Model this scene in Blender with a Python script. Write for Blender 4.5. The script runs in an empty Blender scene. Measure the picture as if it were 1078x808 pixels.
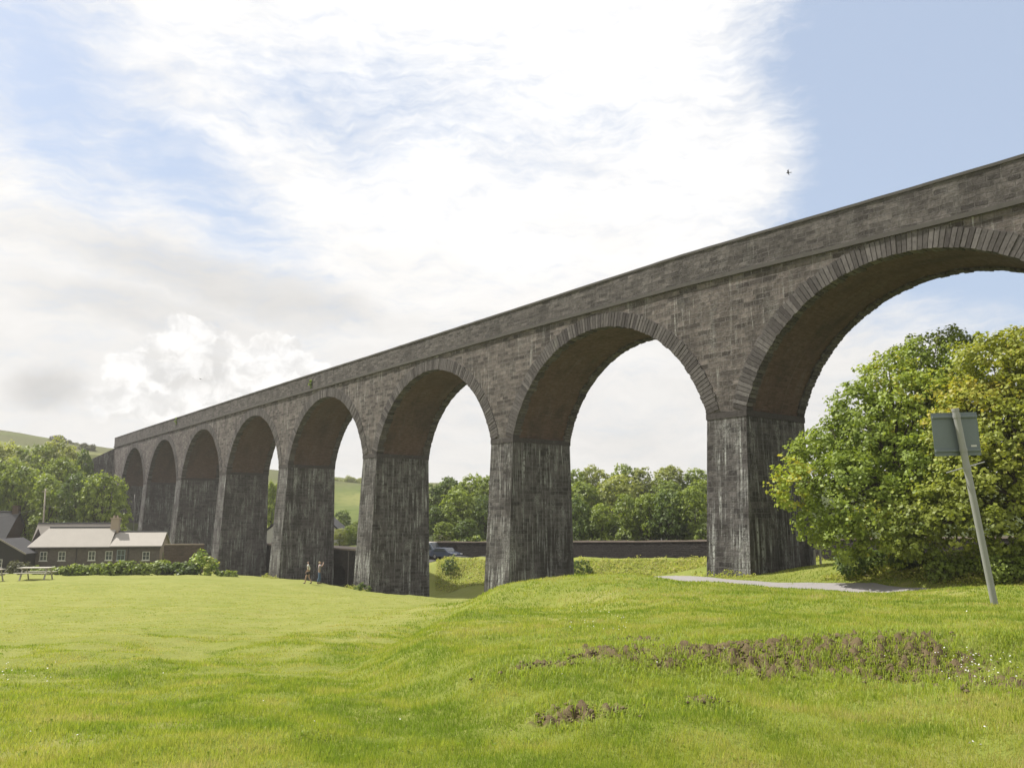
import bpy, math, random
import numpy as np
from mathutils import Vector, Matrix
R = math.radians
S = bpy.context.scene
C = S.collection
rnd = random.Random(7)
# ------------------------------------------------------------------ camera
# metres, world origin at the photographer's eye, +Y is the view direction on the ground
FPX, PITCH = 860.0, 0.16043
cam = bpy.data.objects.new('camera', bpy.data.cameras.new('camera'))
C.objects.link(cam)
cam.data.sensor_width = 36
cam.data.lens = 36 * FPX / 1078
cam.rotation_euler = (math.pi / 2 + PITCH, 0, 0)
cam.data.clip_start = 0.1
cam.data.clip_end = 9000
S.camera = cam
S.view_settings.view_transform = 'Standard'
S.view_settings.look = 'None'
S.view_settings.gamma = 1
S.view_settings.use_curve_mapping = False
S.view_settings.exposure = 0.65
EXPO = 2 ** 0.65
SUN_AZ, SUN_EL = R(-64), R(53)        # azimuth measured from +Y towards +X
SUN_STRENGTH = 4.8
sdir = Vector((math.sin(SUN_AZ) * math.cos(SUN_EL), math.cos(SUN_AZ) * math.cos(SUN_EL), math.sin(SUN_EL)))
sl = bpy.data.lights.new('sun', 'SUN')
sl.energy = SUN_STRENGTH
sl.angle = R(0.55)
sl.color = (1.0, 0.95, 0.86)
so = bpy.data.objects.new('sun', sl)
C.objects.link(so)
so.rotation_euler = sdir.to_track_quat('Z', 'Y').to_euler()
so.location = sdir * 400


def ray(px, py):
    a = (px - 539) / FPX
    b = -(py - 404) / FPX
    return np.array([a, math.cos(PITCH) - b * math.sin(PITCH), math.sin(PITCH) + b * math.cos(PITCH)])


def at(px, py, Y):
    d = ray(px, py)
    return d * (Y / d[1])


def azel(px, py):
    d = ray(px, py)
    d = d / np.linalg.norm(d)
    return math.atan2(d[0], d[1]), math.asin(d[2])


# ------------------------------------------------------------------ node helper
class NT:
    def __init__(s, tree):
        s.t = tree

    def n(s, typ, props=None, **ins):
        nd = s.t.nodes.new(typ)
        for k, v in (props or {}).items():
            setattr(nd, k, v)
        for k, v in ins.items():
            key = int(k[1:]) if k[0] == 'i' and k[1:].isdigit() else k.replace('_', ' ')
            sk = nd.inputs[key]
            if isinstance(v, bpy.types.NodeSocket):
                s.t.links.new(v, sk)
            elif v is not None:
                if sk.type == 'RGBA' and not isinstance(v, (int, float)) and len(v) == 3:
                    v = (*v, 1)
                sk.default_value = v
        return nd

    def math(s, op, a, b=None, c=None, clamp=False):
        nd = s.t.nodes.new('ShaderNodeMath')
        nd.operation = op
        nd.use_clamp = clamp
        for i, v in enumerate((a, b, c)):
            if v is None:
                continue
            if isinstance(v, bpy.types.NodeSocket):
                s.t.links.new(v, nd.inputs[i])
            else:
                nd.inputs[i].default_value = v
        return nd.outputs[0]

    def noise(s, vec, scale, detail=4, rough=0.55, dist=0.0, out=0):
        return s.n('ShaderNodeTexNoise', Vector=vec, Scale=scale, Detail=detail, Roughness=rough, Distortion=dist).outputs[out]

    def mapping(s, vec, scale=(1, 1, 1), loc=(0, 0, 0), rot=(0, 0, 0), typ='POINT'):
        return s.n('ShaderNodeMapping', {'vector_type': typ}, Vector=vec, Scale=scale, Location=loc, Rotation=rot).outputs[0]

    def ramp(s, v, lo, hi, a=0.0, b=1.0, smooth=True):
        return s.n('ShaderNodeMapRange', {'interpolation_type': 'SMOOTHSTEP' if smooth else 'LINEAR'}, Value=v, From_Min=lo, From_Max=hi, To_Min=a, To_Max=b).outputs[0]

    def mix(s, f, a, b, blend='MIX'):
        nd = s.t.nodes.new('ShaderNodeMix')
        nd.data_type = 'RGBA'
        nd.blend_type = blend
        for i, v in ((0, f), (6, a), (7, b)):
            if isinstance(v, bpy.types.NodeSocket):
                s.t.links.new(v, nd.inputs[i])
            else:
                if i and len(v) == 3:
                    v = (*v, 1)
                nd.inputs[i].default_value = v
        return nd.outputs[2]


# ------------------------------------------------------------------ sky
W = bpy.data.worlds.new('World')
S.world = W
W.use_nodes = True
W.node_tree.nodes.clear()
n = NT(W.node_tree)
WS = 0.1
SKY_GAIN = 1.0
nish = n.n('ShaderNodeTexSky', {'sky_type': 'NISHITA', 'sun_disc': False, 'sun_elevation': SUN_EL, 'sun_rotation': SUN_AZ,
                                'air_density': 1.0, 'dust_density': 1.6, 'ozone_density': 1.0, 'altitude': 0})
dirv = n.n('ShaderNodeTexCoord').outputs['Generated']
sep = n.n('ShaderNodeSeparateXYZ', Vector=dirv)
az = n.math('ARCTAN2', sep.outputs[0], sep.outputs[1])
el = n.math('ARCSINE', sep.outputs[2])
pol = n.n('ShaderNodeCombineXYZ', X=az, Y=el).outputs[0]
wn = n.n('ShaderNodeTexNoise', Vector=pol, Scale=5.0, Detail=5, Roughness=0.6).outputs['Color']
wv = n.n('ShaderNodeVectorMath', {'operation': 'SUBTRACT'}, i0=wn, i1=(0.5, 0.5, 0.5)).outputs[0]
wv = n.n('ShaderNodeVectorMath', {'operation': 'SCALE'}, i0=wv, Scale=0.085).outputs[0]
warp = n.n('ShaderNodeVectorMath', {'operation': 'ADD'}, i0=pol, i1=wv).outputs[0]


def blob(px, py, rx, ry, rot=0, src=None, soft=0.25):
    a, e = azel(px, py)
    m = n.mapping(warp if src is None else src, (rx / FPX, ry / FPX, 1), (a, e, 0), (0, 0, R(rot)), 'TEXTURE')
    L = n.n('ShaderNodeVectorMath', {'operation': 'LENGTH'}, i0=m).outputs['Value']
    return n.ramp(L, soft, 1.0, 1.0, 0.0)


def vmax(*v):
    o = v[0]
    for q in v[1:]:
        o = n.math('MAXIMUM', o, q)
    return o


# streaky cirrus noise laid over azimuth/elevation, sheared like the photographed wisps
cir = n.noise(n.mapping(warp, (7, 22, 1), rot=(0, 0, R(-14))), 1.6, 8, 0.62, 0.4)
fine = n.noise(n.mapping(warp, (16, 60, 1), rot=(0, 0, R(-10))), 1.5, 6, 0.65, 0.3)
mott = n.math('ADD', n.math('MULTIPLY', cir, 0.6), n.math('MULTIPLY', fine, 0.4))
clear = vmax(n.math('MULTIPLY', blob(50, 70, 250, 130, -48, soft=0.0), 0.85),
             n.math('MULTIPLY', blob(190, 180, 230, 80, -34, soft=0.0), 0.80),
             n.math('MULTIPLY', blob(380, 110, 330, 110, 0, soft=0.0), 0.50),
             n.math('MULTIPLY', blob(600, 150, 160, 60, 10), 0.30),
             n.math('MULTIPLY', blob(1140, 80, 420, 290, 0, soft=0.42), 1.35),
             n.math('MULTIPLY', blob(1030, 330, 170, 60, 0), 0.62))
low = blob(900, 400, 170, 75, 10)
low = vmax(low, n.math('MULTIPLY', blob(775, 165, 120, 105, 20, soft=0.2), 0.9))
clear = n.math('MULTIPLY', clear, n.math('SUBTRACT', 1.0, n.math('MULTIPLY', low, 0.9)))
cover = n.math('SUBTRACT', n.math('ADD', 0.95, n.math('MULTIPLY', n.math('SUBTRACT', mott, 0.5), 1.7)), clear)
cover = n.ramp(cover, 0.0, 1.05)
# cloud shading: bright overhead near the sun, greyer and warmer low down
K = 1.0 / (EXPO * WS)
grey = n.noise(n.mapping(warp, (5, 14, 1), rot=(0, 0, R(-8))), 1.3, 6, 0.55)
hi = n.ramp(el, R(4), R(22))
tone = n.math('ADD', n.math('MULTIPLY', hi, 0.13), n.math('ADD', 0.845, n.math('MULTIPLY', n.math('SUBTRACT', n.math('ADD', n.math('MULTIPLY', grey, 0.6), n.math('MULTIPLY', mott, 0.4)), 0.5), 0.42)))
band = vmax(n.math('MULTIPLY', blob(230, 300, 260, 40, -10), 0.16), n.math('MULTIPLY', blob(44, 400, 50, 22, 0), 0.20),
            n.math('MULTIPLY', blob(150, 330, 170, 30, -6), 0.12))
tone = n.math('SUBTRACT', tone, band)
sunv = n.n('ShaderNodeVectorMath', {'operation': 'DOT_PRODUCT'}, i0=dirv, i1=tuple(np.array(ray(560, -60)) / np.linalg.norm(ray(560, -60)))).outputs['Value']
tone = n.math('ADD', tone, n.ramp(sunv, 0.86, 1.0, 0.0, 0.12))
# cumulus
cn = n.n('ShaderNodeTexNoise', Vector=pol, Scale=26.0, Detail=6, Roughness=0.55).outputs['Color']
cwv = n.n('ShaderNodeVectorMath', {'operation': 'SCALE'}, i0=n.n('ShaderNodeVectorMath', {'operation': 'SUBTRACT'}, i0=cn, i1=(0.5, 0.5, 0.5)).outputs[0], Scale=0.05).outputs[0]
cw = n.n('ShaderNodeVectorMath', {'operation': 'ADD'}, i0=pol, i1=cwv).outputs[0]
cum = vmax(blob(208, 374, 54, 40, 0, cw, 0.9), blob(168, 398, 50, 34, 0, cw, 0.9), blob(248, 392, 42, 30, 0, cw, 0.9),
           blob(288, 383, 42, 30, 0, cw, 0.9), blob(322, 400, 36, 22, 0, cw, 0.75), blob(140, 420, 46, 26, 0, cw, 0.6), blob(240, 425, 130, 30, 0, cw, 0.5))
cshade = n.ramp(n.noise(n.mapping(cw, (1, 1.4, 1)), 30, 4, 0.5), 0.36, 0.64, 0.80, 1.10)
csoft = blob(205, 392, 60, 24, 0, cw, 0.1)
cshade = n.math('SUBTRACT', cshade, n.math('MULTIPLY', csoft, 0.10))
tone = n.mix(n.math('MULTIPLY', cum, 0.85), n.n('ShaderNodeCombineXYZ', X=tone, Y=tone, Z=tone).outputs[0], n.n('ShaderNodeCombineXYZ', X=cshade, Y=cshade, Z=cshade).outputs[0])
ccol = n.mix(1.0, tone, (1.0 * K, 0.985 * K, 0.965 * K), 'MULTIPLY')
# thin high veil over the blue, as behind all the clouds in the photo
veil = n.mix(0.66, n.mix(1.0, nish.outputs[0], (SKY_GAIN, SKY_GAIN, SKY_GAIN), 'MULTIPLY'), (0.60 * K, 0.70 * K, 0.87 * K))
cover = n.math('MAXIMUM', cover, n.math('MULTIPLY', cum, 0.96))
below = n.ramp(el, R(-6), R(-1))
skyc = n.mix(cover, veil, ccol)
skyc = n.mix(below, (0.25 * K, 0.27 * K, 0.2 * K), skyc)
bg = n.n('ShaderNodeBackground', Color=skyc, Strength=WS)
n.t.links.new(bg.outputs[0], n.n('ShaderNodeOutputWorld').inputs[0])


# ------------------------------------------------------------------ terrain
def P(px, py, Y):
    q = at(px, py, Y)
    return (q[0], q[1], q[2])


CP = [(0, 0, -1.6), (-7, 2, -1.65), (7, 2, -1.5), (0, 5.2, -1.62), (-4, 5, -1.66), (4, 5.2, -1.56), (0, -15, -1.5), (-25, -10, -1.7), (25, -10, -1.2),
      # meadow, left
      (-5, 10, -1.80), (-12, 10, -1.80), (-7, 20, -2.5), (-20, 20, -2.45), (-10, 30, -3.12), (-28, 30, -3.05), (-20, 45, -4.0), (-40, 45, -4.0),
      P(37, 612, 58), P(-80, 612, 58), P(37, 605.5, 88), P(-80, 605, 88), P(200, 611.5, 62), P(100, 606.5, 88), P(200, 606, 88), P(110, 603.5, 104), P(200, 603, 104),
      P(300, 612.5, 64), P(300, 609.5, 98), P(328, 615, 65), P(328, 612.5, 84), P(328, 611, 100), P(370, 619.5, 66), P(370, 619, 83), P(400, 623.5, 66), P(425, 626, 66), P(455, 628.5, 66), P(485, 630.5, 66),
      P(250, 605.5, 116), P(110, 601, 118), P(20, 601, 112), P(300, 609.5, 110),
      # middle, running to the foot of the piers
      (-2.2, 10, -1.82), (-3, 20, -2.56), (-3, 30, -3.2), (-3, 45, -4.55), (-2, 60, -5.95), (-.8, 66.5, -6.5), (-7.3, 45, -4.3),
      (-10, 89, -8.7), (-6, 78, -8.3), (0, 76, -8.2), (4, 71.5, -7.6), (-7, 93, -8.5),
      # right hand plateau
      (0.5, 9, -1.62), (2.4, 8.4, -1.5), (5, 8.8, -1.38), (8, 9.2, -1.36), (11, 10, -1.35), (4, 12, -1.45), (8.7, 15, -1.58), (14, 15, -1.5),
      P(640, 605.5, 25), P(690, 613, 26), P(760, 617.5, 27), P(863, 623, 27), P(940, 624, 26), P(1010, 619, 24), P(1075, 618, 23), P(690, 626, 19), P(760, 628, 19), P(863, 631, 19), P(940, 634, 19), P(1020, 635, 19), P(600, 612, 26), P(560, 623, 27), P(530, 634, 30),
      P(640, 606, 31), P(690, 613.5, 32), P(760, 618.5, 32), P(863, 624, 31.5), P(940, 624, 28), P(1010, 619.5, 26), P(690, 614, 38), P(590, 622, 36), P(545, 634, 40), P(520, 636, 50),
      (3, 16, -1.75), (1.0, 20, -2.15), (-.6, 14, -1.95), (0.4, 34, -3.2), (2.8, 38, -3.2), (1.8, 46, -4.5),
      # path and verge in front of the viaduct
      (7, 47.5, -3.55), (10.2, 44.5, -3.42), (14.2, 38.5, -3.42), (17, 33.3, -3.6), (20, 27.5, -3.25), (24, 21, -2.7), (29, 13.5, -2.0), (4, 52, -4.5), (1.6, 56, -5.4), (13, 49.5, -3.5), (8, 41, -3.3),
      (16.6, 42.3, -3.0), (17.7, 40.0, -2.75), (19.4, 36.4, -2.65), (21.5, 32.5, -2.5), (19.8, 40, -2.1), (22, 36, -1.9), (26, 31, -1.7), (20, 50, -2.7), (30, 48, -2.2), (34, 30, -1.4), (40, 15, -1.0),
      # behind the viaduct
      (6, 60, -5.2), (12, 62, -4.9), (9, 70, -6.6), (2, 84, -8.4), (-7, 97.5, -8.3), (2, 90, -7.6), (10, 81, -6.6),
      (-7.6, 103.5, -4.95), (4, 94.5, -4.55), (13, 85.5, -4.25), (20, 79, -4.0), (27, 70.5, -3.75), (36, 62, -3.4),
      (-7.6, 106.6, -5.35), (4, 97.8, -4.95), (13.5, 89, -4.65), (21.5, 82, -4.4), (-7.6, 110, -5.35), (4, 101, -4.95), (14, 92, -4.65), (24, 83.5, -4.3), (31, 75, -4.0), (-3.77, 100.53, -4.82), (0.17, 97.47, -4.68), (6.97, 91.53, -4.45), (10.03, 88.47, -4.35), (15.31, 83.36, -4.17), (17.69, 81.14, -4.08), (22.31, 76.19, -3.92), (24.69, 73.31, -3.83), (-3.77, 103.70, -5.22), (0.17, 100.70, -5.08), (7.13, 94.90, -4.85), (10.37, 91.90, -4.75), (16.14, 86.69, -4.57), (18.86, 84.31, -4.48), (24.14, 79.19, -4.28), (26.86, 76.31, -4.17), (-3.77, 107.03, -5.22), (0.17, 103.97, -5.08), (7.30, 98.03, -4.85), (10.70, 94.97, -4.75), (17.30, 89.19, -4.53), (20.70, 86.31, -4.42), (26.31, 80.69, -4.20), (28.69, 77.81, -4.10),  
      (-35.5, 121.5, -8.9), (-29.5, 114.5, -9.0), (-24, 108, -9.0), (-18, 101, -9.0), (-31, 130.5, -5.3), (-24, 122.5, -5.3), (-16, 113.5, -5.3), (-18, 130, -4),
      (0, 125, -3.2), (20, 112, -2.6), (34, 100, -1.8), (0, 150, 0), (30, 150, 3), (60, 120, 3), (60, 80, 0),
      (-60, 140, -5), (-75, 150, -2.5), (-95, 150, -1), (-90, 130, -5), (-90, 172, 2), (-72, 165, -6), (-56, 150, -8), (-95, 190, 13.5), (-110, 175, 10), (-130, 150, 7),
      (-60, 180, -5), (-40, 160, -5), (-70, 200, 1), (-40, 200, 1.5), (0, 200, 6), (60, 200, 9), (130, 150, 9), (-130, 100, -3), (-170, 190, 13)]
for px, py, Y in ((-160, 438, 330), (0, 452, 330), (35, 458, 330), (60, 463, 330), (100, 469, 330), (200, 482, 330), (300, 497, 330), (365, 507, 330), (480, 509, 330), (600, 512, 330), (750, 512, 330), (950, 505, 330), (1200, 500, 330),
                  (365, 540, 250), (290, 535, 250), (60, 482, 260), (0, 478, 260), (100, 482, 240), (480, 530, 250), (700, 528, 250), (1000, 520, 250)):
    CP.append(P(px, py, Y))
for a in range(-180, 180, 20):
    front = abs(a) < 70
    for rr in ((520, 900, 2500) if front else (120, 400, 2500)):
        CP.append((rr * math.sin(R(a)), rr * math.cos(R(a)), (12 if front else 2)))
CP = np.array(CP, float)
MQ = 3.0


def _phi(d2):
    return np.sqrt(d2 + MQ * MQ)


_A = _phi(((CP[:, None, :2] - CP[None, :, :2]) ** 2).sum(-1))
_A = np.block([[_A - 0.02 * np.eye(len(CP)), np.ones((len(CP), 1))], [np.ones((1, len(CP))), np.zeros((1, 1))]])
_w = np.linalg.solve(_A, np.append(CP[:, 2], 0))
_nr = np.random.RandomState(3)
_wav = [(_nr.uniform(0, 6.28), 2 * math.pi / wl, amp, _nr.uniform(0, 6.28)) for wl, amp, cnt in ((9, .045, 5), (3.2, .022, 6), (1.1, .010, 8), (0.45, .005, 8)) for _ in range(cnt)]


FOLD_Y, FOLD_X = [0, 5, 8, 10, 11, 13.5, 18, 26, 45, 60, 75], [-1, -.2, -.9, -1.9, -2.25, -2.3, -1.9, -1.35, -.4, .5, 2]


def ground(X, Y):
    X = np.atleast_1d(np.asarray(X, float))
    Y = np.atleast_1d(np.asarray(Y, float))
    sh = X.shape
    x, y = X.ravel(), Y.ravel()
    out = np.empty(len(x))
    for i in range(0, len(x), 20000):
        d2 = (x[i:i + 20000, None] - CP[None, :, 0]) ** 2 + (y[i:i + 20000, None] - CP[None, :, 1]) ** 2
        out[i:i + 20000] = _phi(d2) @ _w[:-1] + _w[-1]
    r = np.hypot(x, y)
    fade = np.clip((r - 1) / 3, 0, 1)
    far = np.clip(r / 60, 1, 1.4)
    for th, k, am, ph in _wav:
        out += am * 0.55 * fade * np.sin((x * math.cos(th) + y * math.sin(th)) * k + ph + 0.7 * np.sin((x * math.sin(th) - y * math.cos(th)) * k * 0.37 + ph * 2)) * (far if k < 1 else 1)
    # the mown lawn meets the bank in a fold: a short steeper slope along its toe
    d = x - np.interp(y, FOLD_Y, FOLD_X)
    hb = np.interp(y, [6, 10, 16, 24, 40, 58], [0, .50, .58, .44, .22, 0])
    ss_ = lambda v, a, b: (lambda t: t * t * (3 - 2 * t))(np.clip((v - a) / (b - a), 0, 1))
    out += hb * (ss_(d, -.1, 1.3) - ss_(d, -2.0, 4.0))
    # and the scarred bank face towards the camera
    e = y - np.interp(x, [-1, 2, 5, 12], [8.6, 8.1, 7.9, 8.1])
    hs = np.interp(x, [-.5, 2.0, 9, 14], [0, .28, .36, .2])
    out += hs * (ss_(e, -.1, 1.1) - ss_(e, -1.5, 3.0))
    return out.reshape(sh)


def gz(x, y):
    return float(ground(x, y)[0])


def hit(px, py, y0=3.5, y1=330):
    d = ray(px, py)
    ys = np.exp(np.linspace(math.log(y0), math.log(y1), 900))
    X = d[0] / d[1] * ys
    Z = d[2] / d[1] * ys
    g = ground(X, ys)
    k = np.argmax(Z < g)
    return Vector((X[k], ys[k], g[k]))


def noise2(x, y, seed, scale):
    r_ = np.random.RandomState(seed)
    o = np.zeros_like(x)
    for i in range(10):
        th = r_.uniform(0, 6.28)
        k = 2 * math.pi / (scale * r_.uniform(0.45, 1.7))
        o += np.sin((x * math.cos(th) + y * math.sin(th)) * k + r_.uniform(0, 6.28) + 1.3 * np.sin((x * math.sin(th) - y * math.cos(th)) * k * .6 + r_.uniform(0, 6)))
    return o / 4.0


# bare earth scars, given as (centre, half length, half width, turn)
SCARS = []
for px, py, hl, hw_, tu in ((640, 688, .55, .20, 12), (672, 677, .35, .11, 18), (700, 700, .22, .1, 10), (760, 685, .9, .22, -4), (800, 692, .7, .28, -4), (850, 690, .7, .25, -8), (900, 693, .6, .3, -5),
                            (960, 692, .75, .38, -12), (1000, 706, .6, .26, -10), (1060, 722, .5, .22, -8), (608, 755, .42, .10, 4), (930, 706, .3, .14, 0), (740, 738, .18, .08, 0), (880, 672, .5, .12, -4), (575, 702, .5, .08, 8)):
    SCARS.append((hit(px, py), hl, hw_, R(tu)))


def dirt(x, y):
    o = np.zeros_like(x)
    nz = noise2(x, y, 5, .35) * .35 + noise2(x, y, 6, .12) * .25
    for c, hl, hw_, tu in SCARS:
        dx, dy = x - c.x, y - c.y
        u = (dx * math.cos(tu) + dy * math.sin(tu)) / hl
        v = (-dx * math.sin(tu) + dy * math.cos(tu)) / (hw_ * 2.2)
        o = np.maximum(o, np.clip(1.40 - 1.22 * np.sqrt(u * u + v * v) + nz, 0, 1))
    return o


def meadow_dry(x, y):
    xb = np.interp(y, [0, 5, 8, 11, 20, 45, 60, 75], [-30, -16, -6, -2.2, -1.7, -.4, .5, 2])
    e = (xb - x) / (1.0 + 14.0 * np.exp(-y / 8.0)) + noise2(x, y, 61, 3.0) * .7 + noise2(x, y, 64, 1.0) * .3
    d = x - xb
    tr = .55 * np.exp(-((d + 1.3 + .2 * noise2(x, y, 62, 4.0)) / .28) ** 2) + .5 * np.exp(-((d + 2.9 + .2 * noise2(x, y, 63, 4.0)) / .3) ** 2)
    return np.clip(e + tr * np.clip((y - 6) / 5, 0, 1), 0, 1.35)


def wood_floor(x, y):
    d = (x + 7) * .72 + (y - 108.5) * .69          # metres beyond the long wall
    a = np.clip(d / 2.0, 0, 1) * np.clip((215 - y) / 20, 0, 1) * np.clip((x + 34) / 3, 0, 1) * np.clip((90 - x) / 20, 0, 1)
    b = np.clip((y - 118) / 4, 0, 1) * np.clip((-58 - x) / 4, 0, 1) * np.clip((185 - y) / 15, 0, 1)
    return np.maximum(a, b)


def np_mesh(name, V, F, attrs=None, smooth=False):
    me = bpy.data.meshes.new(name)
    V = np.asarray(V, np.float32)
    F = np.asarray(F, np.int32)
    me.vertices.add(len(V))
    me.vertices.foreach_set('co', V.ravel())
    k = F.shape[1]
    me.loops.add(F.size)
    me.loops.foreach_set('vertex_index', F.ravel())
    me.polygons.add(len(F))
    me.polygons.foreach_set('loop_start', np.arange(0, F.size, k, dtype=np.int32))
    if smooth:
        me.polygons.foreach_set('use_smooth', np.ones(len(F), bool))
    me.update(calc_edges=True)
    for an, av in (attrs or {}).items():
        a = me.attributes.new(an, 'FLOAT', 'POINT')
        a.data.foreach_set('value', np.asarray(av, np.float32))
    return me


def mat(name):
    m = bpy.data.materials.new(name)
    m.use_nodes = True
    m.node_tree.nodes.clear()
    return m, NT(m.node_tree)


def finish(m, q, col, rough=0.9, bump=None, bstr=0.5, bdist=0.02, spec=0.2, metal=0.0, trans=None):
    kw = dict(Base_Color=col, Roughness=rough, Metallic=metal)
    b = q.n('ShaderNodeBsdfPrincipled', **kw)
    b.inputs['Specular IOR Level'].default_value = spec
    if bump is not None:
        bn = q.n('ShaderNodeBump', Height=bump, Strength=bstr, Distance=bdist)
        q.t.links.new(bn.outputs[0], b.inputs['Normal'])
    out = b.outputs[0]
    if trans is not None:
        tr = q.n('ShaderNodeBsdfTranslucent', Color=trans[1])
        mx = q.n('ShaderNodeMixShader', Fac=trans[0], i1=out, i2=tr.outputs[0])
        out = mx.outputs[0]
    q.t.links.new(out, q.n('ShaderNodeOutputMaterial').inputs[0])
    return m


def simple(name, col, rough=0.7, var=0.25, scale=3.0, bump=0.3, metal=0.0, spec=0.3, bdist=0.01):
    m, q = mat(name)
    v = q.n('ShaderNodeTexCoord').outputs['Object']
    f = q.noise(v, scale, 6, 0.65)
    f2 = q.noise(v, scale * 9, 4, 0.6)
    c = q.mix(f, tuple(x * (1 - var) for x in col), tuple(min(1, x * (1 + var)) for x in col))
    c = q.mix(q.math('MULTIPLY', f2, 0.35), c, tuple(x * 0.55 for x in col))
    return finish(m, q, c, rough, f2, bump, bdist, spec, metal)


# ---- ground sheet
angs = np.concatenate([np.arange(-180, -60, 3.0), np.arange(-60, -38, 1.0), np.arange(-38, 38, 0.16), np.arange(38, 60, 1.0), np.arange(60, 180, 3.0)])
rad = [0.6]
while rad[-1] < 4:
    rad.append(rad[-1] * 1.08)
while rad[-1] < 18:
    rad.append(rad[-1] * 1.0075)
while rad[-1] < 160:
    rad.append(rad[-1] * 1.014)
while rad[-1] < 4200:
    rad.append(rad[-1] * 1.05)
rad = np.array(rad)
AA, RR = np.meshgrid(np.radians(angs), rad)
gx, gy = RR * np.sin(AA), RR * np.cos(AA)
gzv = ground(gx, gy)
nr_, na_ = gx.shape
dm = dirt(gx.ravel(), gy.ravel())
rough_ = np.clip(noise2(gx.ravel(), gy.ravel(), 11, .16), -1, 1) * .06 * dm + dm * .02
V = np.stack([gx.ravel(), gy.ravel(), gzv.ravel() + rough_], 1)
V = np.vstack([V, [[0, 0, -1.6]]])
ii, jj = np.meshgrid(np.arange(nr_ - 1), np.arange(na_), indexing='ij')
j2 = (jj + 1) % na_
F = np.stack([ii * na_ + jj, ii * na_ + j2, (ii + 1) * na_ + j2, (ii + 1) * na_ + jj], -1).reshape(-1, 4)[:, ::-1]
me = np_mesh('ground', V, F, {'dirt': np.append(dm, 0), 'dry': np.append(meadow_dry(gx.ravel(), gy.ravel()), 0), 'wood': np.append(wood_floor(gx.ravel(), gy.ravel()), 0)}, True)
gnd = bpy.data.objects.new('ground', me)
C.objects.link(gnd)
gnd['kind'] = 'structure'
m, q = mat('meadow_grass')
pos = q.n('ShaderNodeNewGeometry').outputs['Position']
big = q.noise(pos, 0.09, 5, 0.6)
mid = q.noise(q.mapping(pos, (1, 1, 0.2)), 0.55, 5, 0.65)
sml = q.noise(pos, 5.0, 5, 0.7)
tiny = q.noise(pos, 38.0, 4, 0.75)
G1, G2, G3 = (0.140, 0.170, 0.030), (0.185, 0.205, 0.045), (0.27, 0.25, 0.095)  # (0.190, 0.236, 0.034), (0.253, 0.282, 0.053), (0.345, 0.316, 0.109)
c = q.mix(q.ramp(big, .35, .65), G1, G2)
c = q.mix(q.math('MULTIPLY', q.ramp(mid, .52, .72), 0.75), c, G3)
dr = q.n('ShaderNodeAttribute', {'attribute_name': 'dry'}).outputs['Fac']
c = q.mix(q.math('MULTIPLY', dr, q.ramp(mid, .3, .7, .25, .75)), c, (0.215, 0.225, 0.064))
c = q.mix(q.ramp(sml, .62, .80, 0, .55), c, (0.085, 0.125, 0.015))
c = q.mix(q.ramp(tiny, .5, .75, 0, .45), c, (0.07, 0.10, 0.014))
sp = q.n('ShaderNodeSeparateXYZ', Vector=pos)
farm = q.ramp(sp.outputs[1], 125, 175)
hillc = q.mix(q.ramp(q.noise(pos, 0.035, 6, .6), .42, .6), (0.095, 0.120, 0.030), (0.155, 0.165, 0.05))
hillc = q.mix(q.ramp(q.noise(pos, 0.3, 4, .6), .5, .7, 0, .5), hillc, (0.05, 0.075, 0.018))
hz = q.ramp(sp.outputs[2], 8, 15)
ridge = q.math('MULTIPLY', hz, q.ramp(q.noise(pos, 0.02, 3), .40, .50))
hillc = q.mix(q.math('MULTIPLY', ridge, .8), hillc, (0.075, 0.078, 0.035))
c = q.mix(farm, c, hillc)
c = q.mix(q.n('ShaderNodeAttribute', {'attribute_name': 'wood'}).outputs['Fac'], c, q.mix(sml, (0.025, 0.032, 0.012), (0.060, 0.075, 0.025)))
da = q.n('ShaderNodeAttribute', {'attribute_name': 'dirt'}).outputs['Fac']
dcol = q.mix(q.noise(pos, 14, 5, .7), (0.050, 0.038, 0.021), (0.175, 0.134, 0.076))
c = q.mix(q.ramp(da, .35, .75), c, dcol)
hgt = q.math('ADD', q.math('MULTIPLY', tiny, .4), sml)
finish(m, q, c, 0.95, hgt, 0.8, 0.05, 0.1)
gnd.data.materials.append(m)
MEADOW = m


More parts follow.
